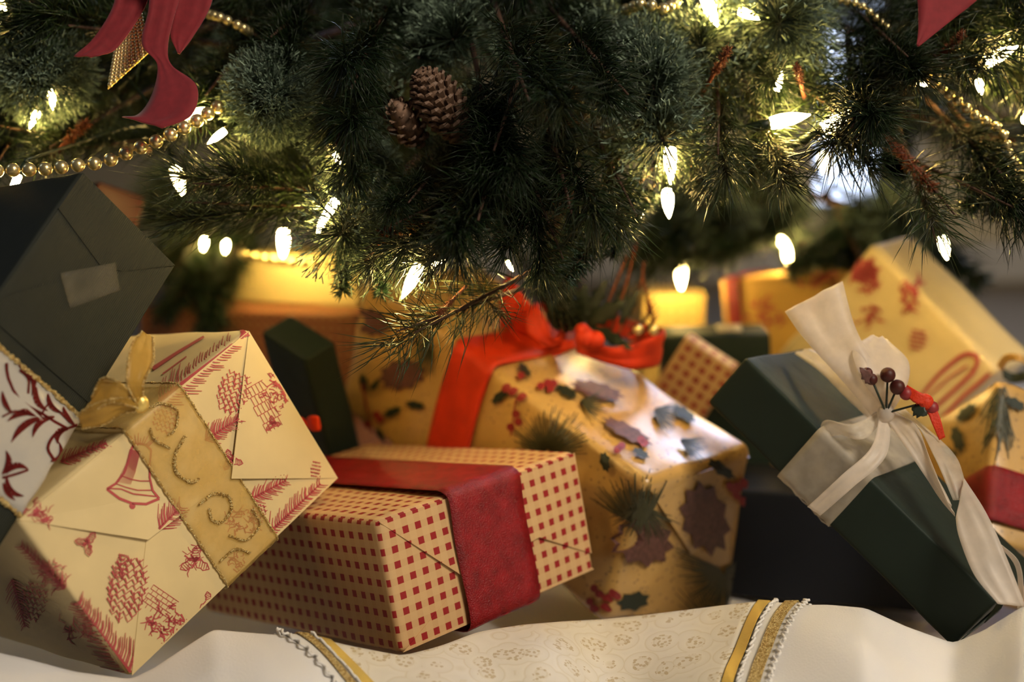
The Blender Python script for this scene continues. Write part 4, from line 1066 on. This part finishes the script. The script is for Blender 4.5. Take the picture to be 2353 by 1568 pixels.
# branches set where the photograph shows them
H_ = [
 ('ball', (622, 222, 1.0), (615, 226, .9), .93, 0), ('ball', (95, 165, 1.03), (90, 170, .9), 1.02, 0),
 ('frost', (100, 60, 1.12), (80, -20, 1.02), 1.1, 0), ('ball', (830, 400, 1.03), (815, 415, .9), .8, 0),
 ('frost', (900, 420, 1.05), (800, 520, .98), 1.15, 1), ('frost', (960, 440, 1.05), (900, 600, .98), 1.0, 2), ('frost', (1000, 420, 1.02), (1060, 330, 1.0), .8, 2),
 ('frost', (830, 330, 1.06), (760, 300, 1.0), .8, 3), ('frost', (980, 60, 1.1), (960, 140, 1.02), 1.0, 3), ('frost', (1080, 10, 1.1), (1040, 90, 1.02), 1.1, 1),
 ('frost', (1480, 110, 1.08), (1500, 200, .99), 1.25, 1), ('frost', (1420, 170, 1.06), (1500, 290, 1.0), 1.2, 2), ('frost', (1560, 60, 1.1), (1620, 120, 1.0), 1.1, 0), ('frost', (1390, 60, 1.1), (1370, 140, 1.0), 1.0, 3),
 ('ball', (1480, 150, 1.03), (1478, 158, .9), .9, 0),
 ('frost', (1800, -30, 1.1), (1790, 60, 1.0), 1.3, 0), ('frost', (1850, -20, 1.1), (1830, 110, 1.05), 1.2, 1), ('frost', (1740, -20, 1.1), (1700, 60, 1.05), 1.0, 2),
 ('frost', (2290, 60, 1.12), (2330, 0, 1.05), .9, 2),
 # long needles
 ('sparse', (1190, 640, 1.0), (1010, 735, .94), 1.0, 1), ('sparse', (1120, 690, .985), (960, 745, .93), .85, 0), ('sparse', (1100, 660, 1.0), (1170, 760, .95), .5, 1),
 ('long', (790, 440, 1.05), (520, 425, .98), .85, 1), ('long', (800, 480, 1.05), (560, 470, 1.0), .85, 0), ('long', (760, 400, 1.08), (560, 385, 1.0), .8, 2),
 ('long', (1180, 390, 1.02), (940, 500, .94), .85, 0), ('long', (1200, 440, 1.02), (1000, 540, .95), .8, 1), ('long', (1000, 470, 1.0), (890, 540, .95), .6, 3), ('long', (1250, 400, 1.02), (1150, 530, .95), .8, 2),
 ('long', (1290, 310, 1.04), (1220, 450, .96), .75, 4), ('long', (1150, 300, 1.0), (1120, 420, .92), 1.0, 0), ('long', (1250, 250, 1.02), (1290, 400, .94), 1.0, 4), ('long', (1200, 150, 1.02), (1150, 300, .92), 1.0, 0),
 ('long', (1150, 50, 1.0), (1200, 190, .9), 1.0, 2), ('long', (850, 100, 1.05), (800, 250, .97), 1.0, 0), ('long', (800, 200, 1.06), (790, 330, 1.0), .9, 4), ('long', (880, 30, 1.05), (830, 150, .96), 1.0, 0), ('long', (700, 20, 1.1), (640, 70, 1.0), .9, 2),
 ('long', (1300, 60, 1.02), (1400, 170, .94), .9, 4), ('long', (1350, 270, 1.04), (1400, 370, 1.0), .8, 1), ('long', (1100, 180, .98), (1130, 330, .93), .8, 2), ('long', (1180, 310, .98), (1240, 460, .94), .8, 0),
 ('long', (1010, 380, 1.02), (960, 440, .95), .7, 0), ('long', (1100, 390, 1.0), (1060, 500, .95), .8, 4), 
 ('long', (1650, 130, 1.05), (1650, 300, .97), .9, 3), ('long', (1690, 170, 1.05), (1780, 330, 1.0), .85, 1), ('long', (1600, 280, 1.04), (1590, 380, 1.0), .55, 3), ('long', (1780, 150, 1.08), (1900, 240, 1.0), .9, 1),
 ('long', (1850, 180, 1.06), (1930, 260, 1.0), .85, 2), ('long', (1950, 120, 1.06), (1960, 250, .98), .95, 0), ('long', (2050, 120, 1.06), (1980, 250, .97), 1.0, 0), ('long', (2100, 180, 1.08), (2020, 300, 1.0), .9, 2),
 ('long', (1760, 300, 1.06), (1700, 370, 1.0), .6, 5), ('long', (1820, 340, 1.12), (1740, 380, 1.05), .6, 3), ('sparse', (2060, 330, 1.02), (2150, 440, .97), .9, 0), ('sparse', (2090, 370, 1.02), (2130, 490, .97), .9, 1), ('sparse', (2120, 380, 1.02), (2250, 440, .97), .85, 0),
 ('long', (2150, 250, 1.06), (2280, 380, 1.0), .9, 0), ('long', (2230, 300, 1.06), (2330, 420, 1.0), .85, 4), ('long', (1960, 20, 1.08), (2040, 90, 1.0), .9, 0), ('long', (2060, 60, 1.1), (2150, 130, 1.0), .9, 1),
 ('long', (2250, 80, 1.12), (2320, 190, 1.05), .9, 3), ('long', (1980, 300, 1.1), (1950, 230, 1.02), .6, 0), ('long', (1520, 330, 1.06), (1560, 370, 1.0), .45, 3),
 ('long', (250, 330, 1.12), (60, 300, 1.05), .9, 0), ('long', (300, 230, 1.12), (180, 300, 1.05), .8, 1), ('long', (420, 120, 1.12), (480, 220, 1.06), .8, 0), ('long', (60, 260, 1.1), (20, 330, 1.05), .7, 2), ('long', (260, 20, 1.12), (140, 10, 1.05), .9, 2), ('long', (460, 300, 1.1), (330, 320, 1.08), .6, 0), ('long', (520, 40, 1.1), (600, 90, 1.03), .8, 2),
 # flat short needles
 ('pvc', (1455, 440, 1.03), (1290, 640, .98), .85, 0), ('pvc', (1500, 430, 1.04), (1420, 560, 1.0), .6, 1), ('pvc', (1380, 430, 1.03), (1300, 560, 1.0), .8, 2), ('pvc', (800, 470, 1.04), (790, 620, 1.0), .65, 2), ('pvc', (860, 500, 1.03), (870, 600, 1.0), .6, 1),
 ('pvc', (2370, 370, 1.08), (2230, 470, 1.02), .8, 0), ('pvc', (2400, 420, 1.08), (2280, 490, 1.02), .7, 1), ('pvc', (2380, 460, 1.1), (2240, 420, 1.04), .8, 2), ('pvc', (1780, 380, 1.14), (1660, 350, 1.08), .6, 2),
 ('pvc', (1470, 420, 1.02), (1330, 600, .97), .85, 1),
 # red-brown shoots
 ('bud', (2050, 330, 1.0), (2140, 430, .97), 1.0, 0), ('bud', (1010, 495, .97), (860, 545, .94), .95, 0), ('bud', (1640, 170, .98), (1670, 120, .95), .7, 0), ('bud', (1840, 190, .98), (1830, 150, .95), .6, 0), ('bud', (2170, 120, 1.0), (2205, 85, .97), .7, 0),
 ('bud', (150, 330, 1.03), (200, 280, 1.0), .8, 0), ('bud', (870, 560, .95), (900, 520, .93), .5, 0), ('bud', (1040, 690, .95), (1010, 720, .93), .5, 0),
 # far, out of focus
 ('long', (520, 440, 1.5), (440, 560, 1.42), 1.0, 3), ('long', (480, 520, 1.5), (500, 640, 1.42), 1.0, 1), ('pvc', (540, 540, 1.48), (440, 650, 1.42), 1.1, 0), ('pvc', (560, 520, 1.46), (500, 680, 1.40), 1.1, 1), ('pvc', (440, 560, 1.46), (480, 690, 1.40), 1.0, 2), ('long', (620, 500, 1.5), (540, 580, 1.42), .8, 0), ('frost', (420, 380, 1.45), (370, 470, 1.4), 1.1, 1), ('pvc', (400, 420, 1.5), (380, 640, 1.42), 1.0, 1),
 ('frost', (1580, 420, 1.5), (1650, 500, 1.42), 1.3, 1), ('long', (1700, 400, 1.5), (1560, 520, 1.42), 1.2, 0), ('long', (1800, 430, 1.55), (1700, 560, 1.45), 1.2, 0), ('long', (1900, 440, 1.55), (1960, 560, 1.45), 1.2, 2), ('pvc', (1850, 470, 1.5), (1700, 560, 1.42), 1.2, 0), ('pvc', (2000, 480, 1.5), (2120, 560, 1.45), 1.2, 1),
 ('long', (2050, 440, 1.55), (2110, 540, 1.48), 1.1, 0), ('frost', (1950, 470, 1.52), (2040, 500, 1.45), 1.2, 2), ('long', (1620, 460, 1.5), (1540, 570, 1.44), 1.0, 3), ('pvc', (1960, 520, 1.5), (1880, 580, 1.44), 1.1, 2), ('long', (1780, 520, 1.6), (1880, 590, 1.5), 1.0, 0), ('frost', (1680, 420, 1.55), (1760, 470, 1.5), 1.2, 3), ('pvc', (1720, 540, 1.55), (1620, 580, 1.5), 1.0, 1),
 ('pvc', (1560, 440, 1.48), (1480, 560, 1.42), 1.0, 2), ('long', (2060, 500, 1.55), (1980, 570, 1.5), 1.0, 0), ('pvc', (2120, 470, 1.5), (2050, 560, 1.45), 1.0, 0), ('long', (1180, 560, 1.5), (1230, 640, 1.45), .6, 0),
]
for kind, a, b_, s, var in H_: hero(kind, a, b_, s, var)

BND = [(-300, 400), (0, 365), (200, 355), (330, 360), (420, 420), (550, 480), (760, 520), (850, 600), (1180, 590), (1280, 500), (1440, 430), (1560, 400), (1780, 380), (1830, 300), (2060, 300), (2120, 420), (2353, 470), (2700, 480)]
BA = np.array(BND, float)
def to_px(p):
    d = np.asarray(p) - C0; z = d @ FW
    return CX + F_PX * (d @ RT) / z, CY - F_PX * (d @ UP) / z, z
def in_beam(p):
    # keep the openings towards the two windows free
    a = np.array([.15, 1.13, .12]); d = nrm([.35, .73, .60]); t = (p - a) @ d
    if t > .1 and np.linalg.norm(p - a - d * t) < .17: return True
    a = C0; d = nrm(at(1965, 355, 1.0) - C0); t = (p - a) @ d
    return t > 1.05 and np.linalg.norm(p - a - d * t) < .06
count = 0; tries = 0
while count < 300 and tries < 9000:
    tries += 1
    px = rng.uniform(-250, 2600); py = rng.uniform(-330, 560); d = rng.uniform(1.08, 1.75)
    if 0 < px < 900 and 100 < py and d < 1.2: continue
    p = at(px, py, d)
    out = np.array([p[0] - TRUNK[0], p[1] - TRUNK[1], 0]); out = nrm(out) + np.array([0, 0, rng.uniform(-.75, .1)]) + rng.normal(size=3) * .25
    kind = rng.choice(['long', 'long', 'long', 'long', 'long', 'pvc', 'pvc', 'frost']); s = rng.uniform(.8, 1.15)
    e = p + nrm(out) * LENS[kind] * s * 1.3
    ok = e[1] > .95
    if in_beam(p) or in_beam(e) or in_beam((p + e) / 2): ok = False
    for q in (p, e):
        qx, qy, qz = to_px(q); m = 70 if kind == 'long' else 50
        if qy > np.interp(qx, BA[:, 0], BA[:, 1]) - m: ok = False
    if not ok: continue
    branch(kind, p, out, s, 2 * int(rng.integers(0, 3)) if (kind == 'long' and rng.random() < .75) else None); count += 1
for i in range(75):
    px = rng.uniform(-150, 2500); py = rng.uniform(-200, 230); p = at(px, py, rng.uniform(1.62, 1.85))
    if in_beam(p) or (px > 1500 and py > 60): continue
    branch('long', p, (rng.normal() * .7, -1, rng.uniform(-.5, .3)), 1.35, 2 * int(rng.integers(0, 3)))
for i in range(18):
    branch('long', at(rng.uniform(1780, 2130), rng.uniform(-60, 240), rng.uniform(1.95, 2.2)), (rng.normal() * .7, -1, rng.uniform(-.4, .3)), 1.3, 2 * int(rng.integers(0, 3)))
# branches above the picture, carrying on the tree
for i in range(46):
    z = rng.uniform(.62, 1.1); a = rng.uniform(0, 2*math.pi); r_ = (1.25 - z) * rng.uniform(.35, .75)
    p = np.array([TRUNK[0] + r_*math.cos(a), TRUNK[1] + r_*math.sin(a), z])
    if in_beam(p) or (p[0] > .2 and p[1] > 1.2): continue
    branch('long', p, (math.cos(a), math.sin(a), -.25), 1.2)

# ------------------------------------------------------------ pine cones on the tree
def scale_mesh():
    w = 1.0
    V = np.array([(-.3, 0, 0), (.3, 0, 0), (.62, 1, -.05), (.30, 1.12, .20), (-.30, 1.12, .20), (-.62, 1, -.05),
                  (-.3, 0, -.18), (.3, 0, -.18), (.55, 1, -.34), (.22, 1.2, -.12), (-.22, 1.2, -.12), (-.55, 1, -.34)], float)
    Fs = [(0, 1, 2, 3, 4, 5), (11, 10, 9, 8, 7, 6), (0, 6, 7, 1), (1, 7, 8, 2), (2, 8, 9, 3), (3, 9, 10, 4), (4, 10, 11, 5), (5, 11, 6, 0)]
    return mesh_from('scale', V, Fs, False, [M['cone']])
SCALE = scale_mesh()
def real_cone(a, b_, Rr, label, n=96, open_=.45):
    A, Bq = at(*a), at(*b_); L = np.linalg.norm(Bq - A); ax = nrm(Bq - A)
    root = thing('pine_cone', A, label, 'pine cone')
    V, Fs = uvsphere((A + Bq) / 2, 1.0, 16, 12, (Rr * .7, Rr * .7, L * .49), axis=ax); mk('cone_core', V, Fs, M['cone'], root)
    e1 = nrm(np.cross(ax, [.2, .3, .9])); e2 = np.cross(ax, e1)
    for i in range(n):
        t = (i + .5) / n; an = i * 2.39996; prof = Rr * (math.sin(math.pi * (.10 + .86 * t))) ** .7
        out = e1 * math.cos(an) + e2 * math.sin(an); side = np.cross(ax, out)
        lean = nrm(out * (open_ + .25 * (1 - t)) + ax * 0.85); up = np.cross(side, lean)
        w = L * .115 * (1.1 - .55 * t)
        base = A + ax * L * (t * .95 - .02) + out * prof * .55
        Lm = prof * .62 + .001
        Rm = Matrix(((side[0]*w, lean[0]*Lm, up[0]*w, base[0]), (side[1]*w, lean[1]*Lm, up[1]*w, base[1]), (side[2]*w, lean[2]*Lm, up[2]*w, base[2]), (0, 0, 0, 1)))
        inst('scale', SCALE, root, Rm)
    return root
real_cone((1072, 322, .975), (960, 160, .945), .0170, 'brown pine cone standing upright among the dark needles, the larger one', 104, .45)
real_cone((965, 330, .985), (905, 235, .95), .0125, 'smaller opened brown pine cone left of the upright cone', 44, .7)

# ------------------------------------------------------------ bead garlands
def bead_mesh(r):
    V, Fs = uvsphere((0, 0, 0), r, 18, 12); me = mesh_from('bead', V, Fs, True, [M['gold']]); return me
def garland(pts, r, label, spacing=1.0, n=None):
    P = smooth_path([at(*p) for p in pts], 400)
    seg = np.concatenate([[0], np.cumsum(np.linalg.norm(np.diff(P, axis=0), axis=1))])
    root = thing('bead_garland', P[0], label, 'bead garland')
    V, Fs = tube(P[::4], .0006, 5); mk('cord', V, Fs, M['gold_satin'], root)
    me = bead_mesh(r); step = 2 * r * 1.14 * spacing; s = 0.0
    while s < seg[-1]:
        p = np.array([np.interp(s, seg, P[:, k]) for k in range(3)])
        inst('bead', me, root, Matrix.Translation(Vector(p)) @ Matrix.Rotation(s * 400, 4, 'X')); s += step
garland([(500, 246, .98), (449, 279, .965), (379, 316, .955), (308, 345, .95), (238, 372, .945), (168, 381, .94), (97, 389, .94), (28, 391, .94), (-60, 396, .94)], .0047, 'gold bead garland draped low across the left branches above the green gift')
garland([(2130, 175, 1.02), (2165, 205, 1.01), (2205, 235, 1.0), (2245, 268, 1.0), (2300, 300, 1.0), (2318, 355, 1.01), (2340, 385, 1.03)], .0036, 'gold bead garland running down through the right-hand branches')
garland([(1930, 0, 1.03), (1975, 10, 1.02), (2010, 38, 1.02), (2050, 72, 1.03)], .0028, 'short run of small gold beads beside the top right ribbon point')
garland([(1440, 22, 1.02), (1480, 8, 1.0), (1520, 20, 1.0), (1560, 5, 1.02)], .0042, 'gold beads at the top edge between the frosted tips')
garland([(470, 30, 1.04), (510, 42, 1.02), (550, 60, 1.02), (580, 78, 1.05)], .0036, 'gold beads beside the burgundy bow, right of its tails')
garland([(560, 585, 1.38), (620, 598, 1.37), (680, 606, 1.37), (740, 606, 1.38), (820, 590, 1.4)], .0046, 'blurred gold bead garland hanging before the plain cream gift')

# ------------------------------------------------------------ burgundy bow, gold diamond, red ribbon point
vb = thing('velvet_bow', at(360, 10, .95), 'burgundy velvet bow with long curled tails at the top left of the tree', 'bow')
VM = M['velvet']
bow_piece([(265, -60, .96), (262, 10, .955), (215, 90, .95), (170, 130, .945)], [(350, -40, .96), (330, 25, .955), (270, 110, .95), (228, 130, .945)], VM, vb, 'ribbon_tail', th=.0008, ripple=.0008)
bow_piece([(345, -60, .95), (342, 20, .945), (326, 100, .94), (362, 150, .935), (350, 215, .925), (318, 262, .92), (280, 268, .918)], [(425, -40, .95), (400, 40, .945), (386, 110, .94), (396, 152, .935), (452, 198, .925), (440, 262, .915), (372, 294, .91)], VM, vb, 'ribbon_tail', th=.0008, ripple=.0006, n=70)
bow_piece([(405, -50, .97), (398, 10, .965), (392, 80, .96), (408, 122, .955)], [(500, -60, .97), (482, 20, .965), (440, 90, .96), (414, 124, .955)], VM, vb, 'ribbon_tail', th=.0008, ripple=.0006)
V, Fs = uvsphere(at(372, -70, .945), .014, 14, 10, (1, .7, 1)); mk('ribbon_knot', V, Fs, VM, vb)
dm = thing('gold_ornament', at(300, 110, .975), 'flat gold diamond ornament studded with beads behind the burgundy tails', 'ornament')
q4 = [np.array(at(*q)) for q in ((322, 12, .975), (345, 118, .97), (248, 205, .965), (270, 92, .97))]
nn_ = nrm(np.cross(q4[1] - q4[0], q4[3] - q4[0])); nn_ = nn_ if nn_[1] < 0 else -nn_
V = np.array([q + nn_*.001 for q in q4] + [q - nn_*.001 for q in q4]); mk('backing', V, [(0, 1, 2, 3), (7, 6, 5, 4), (0, 4, 5, 1), (1, 5, 6, 2), (2, 6, 7, 3), (3, 7, 4, 0)], M['gold_satin'], dm, smooth=False)
sv, sf = uvsphere((0, 0, 0), .0019, 8, 6); stud = mesh_from('stud', sv, sf, True, [M['gold']])
for i in range(9):
    for j in range(14):
        u = (i + .5) / 9; v = (j + .5) / 14
        p = q4[0]*(1-u)*(1-v) + q4[3]*u*(1-v) + q4[1]*(1-u)*v + q4[2]*u*v + nn_*.0012
        inst('stud', stud, dm, Matrix.Translation(Vector(p)))
rr = thing('velvet_ribbon', at(2180, 0, .97), 'pointed end of a dark red velvet ribbon at the top right', 'ribbon')
bow_piece([(2095, -60, .90), (2108, 0, .90), (2110, 60, .90), (2106, 104, .90)], [(2300, -60, .90), (2245, 0, .90), (2180, 52, .90), (2110, 108, .90)], VM, rr, 'ribbon_end', th=.0008, ripple=.0004)

# ------------------------------------------------------------ fairy lights
def bulb_mesh(mat):
    prof = [(0, .0022), (.002, .0029), (.006, .0032), (.011, .0028), (.015, .0018), (.0180, .0008), (.0194, .0002)]
    V, Fs = tube([(0, 0, z) for z, r_ in prof], [r_ for z, r_ in prof], 10); return mesh_from('bulb', V, Fs, True, [mat])
def socket_mesh():
    V, Fs = join([tube([(0, 0, -.010), (0, 0, -.002), (0, 0, .001)], [.0022, .0026, .0028], 10), tube([(0, 0, -.0105), (0, 0, -.014)], [.002, .0012], 8)])
    return mesh_from('socket', V, Fs, True, [M['wire']])
BM, SM = bulb_mesh(M['bulb']), socket_mesh()
LIGHTS = [ # px, py, distance, direction of the tip in the picture (deg, 0 = right, 90 = up), toward camera, size, label
 (6, 30, 1.02, 100, .2, 1.1, 'lit bulb at the top left corner of the tree'),
 (118, 205, 1.02, -80, .3, .9, 'lit bulb hanging below the left frosted tuft'),
 (88, 255, 1.03, -110, .3, .8, 'lit bulb lowest under the left frosted tuft'),
 (422, 270, 1.0, 20, .3, 1.0, 'lit bulb peeping out under the burgundy ribbon tail'),
 (520, 298, .99, -140, .2, .9, 'lit bulb between the gold bead garland and the round frosted tuft'),
 (402, 385, 1.16, -70, .3, 1.4, 'large lit bulb hanging below the gold bead garland'),
 (45, 400, .97, -110, .3, .9, 'lit bulb under the gold beads above the green gift'),
 (768, 352, 1.0, -60, .5, .7, 'small lit bulb on the left of the central branches'),
 (775, 455, .99, -120, .2, 1.2, 'lit bulb on the frosted tip left of the centre'),
 (748, 492, .99, -110, .2, .9, 'lit bulb just below another on the frosted tip left of the centre'),
 (652, 530, 1.38, -90, .2, 1.4, 'blurred lit bulb before the plain cream gift'),
 (470, 550, 1.42, -90, .6, .7, 'faint blurred bulb, left one of two above the far dark branch'),
 (520, 556, 1.42, -90, .6, .7, 'faint blurred bulb, right one of two above the far dark branch'),
 (968, 605, .955, -118, .15, 1.5, 'bright long bulb at the lowest tip of the central branch'),
 (992, 610, .965, 20, .4, .6, 'small bulb beside the bright long bulb of the central branch'),
 (1165, 600, 1.0, -60, .4, .5, 'tiny lit bulb among the needles above the orange-red bow'),
 (1352, 128, 1.06, 90, .6, .8, 'lit bulb inside the frosted tips right of the pine cones'),
 (1540, 335, 1.0, -90, .1, 1.5, 'tall lit bulb hanging under the frosted branch right of centre'),
 (1533, 436, 1.04, -90, .6, 1.4, 'round glowing bulb hanging under the tall bulb'),
 (1468, 455, 1.25, -90, .5, 1.1, 'soft glowing bulb left of the round glowing bulb'),
 (1564, 605, 1.5, -90, .2, 1.5, 'blurred lit bulb over the small gold checked gift'),
 (1792, 548, 1.5, -60, .7, 1.1, 'blurred bulb, upper of the pair above the golden cream gift'),
 (1808, 576, 1.5, -90, .7, 1.1, 'blurred bulb, lower of the pair above the golden cream gift'),
 (1785, 210, 1.02, 80, .5, .8, 'lit bulb, upper of two among the branches right of centre'),
 (1765, 285, .99, 12, .1, 1.6, 'long lit bulb lying sideways right of centre'),
 (1885, 300, .99, 30, .1, 1.6, 'slanted lit bulb above the pale window gap'),
 (1618, -12, 1.02, -70, .2, 1.4, 'lit bulb cut off by the top edge among gold beads'),
 (1696, 24, 1.03, -30, .5, 1.0, 'lit bulb near the top edge beside the hanging frosted tuft'),
 (2258, 148, 1.0, 28, .1, 1.5, 'slanted lit bulb near the right edge under the red ribbon'),
 (2248, 184, 1.05, -90, .7, .8, 'small round bulb below the slanted bulb near the right edge'),
 (2346, 274, 1.05, 0, .7, 1.2, 'lit bulb at the right edge level with the gold beads'),
 (2165, 545, 1.12, -90, .7, 1.2, 'lit bulb lowest on the right over the tilted cream gift'),
 (1892, 358, 1.45, -90, .7, 1.2, 'blurred bulb beside the pale window'),
 (2104, 190, 1.05, -20, .6, .5, 'tiny bulb beside the right gold beads'),
 (2344, 482, 1.12, 20, .4, .8, 'bulb at the right edge by the dark bottom branch'),
]
for i, (px, py, d, ang, tc, s, lab) in enumerate(LIGHTS):
    p = at(px, py, d); a = math.radians(ang)
    dv = nrm(RT * math.cos(a) + UP * math.sin(a) - FW * tc)
    root = thing('fairy_light', p, lab, 'light bulb', 'warm white fairy lights on the tree')
    Mw = frame(p, dv, 0, s * .95)
    inst('bulb', BM, root, Mw); inst('socket', SM, root, Mw)
def cord(ids, label):
    ctrl = []
    for i in ids:
        px, py, d, ang, tc, s, lab = LIGHTS[i]; a = math.radians(ang); dv = nrm(RT * math.cos(a) + UP * math.sin(a) - FW * tc)
        p = at(px, py, d) - dv * .0135 * s * .95
        if ctrl: ctrl.append((ctrl[-1] + p) / 2 + np.array([0, .05, .012]) + rng.normal(size=3) * .008)
        ctrl.append(p)
    V, Fs = tube(smooth_path(ctrl, 24 * len(ids)), .0011, 5)
    solo('light_cord', V, Fs, M['wire'], label, 'cord', 'green light cords on the tree')
cord([0, 1, 2, 3, 4, 5, 6], 'thin green light cord among the left branches'); cord([7, 8, 9, 14, 13, 15], 'thin green light cord through the central branch')
cord([16, 26, 27, 23, 24, 17, 18, 19], 'thin green light cord right of the pine cones'); cord([33, 28, 29, 30, 34, 31], 'thin green light cord through the right branches')
cord([12, 11, 10], 'thin green cord behind the far dark branch'); cord([25, 32, 22, 21, 20], 'thin green cord by the pale window gap')
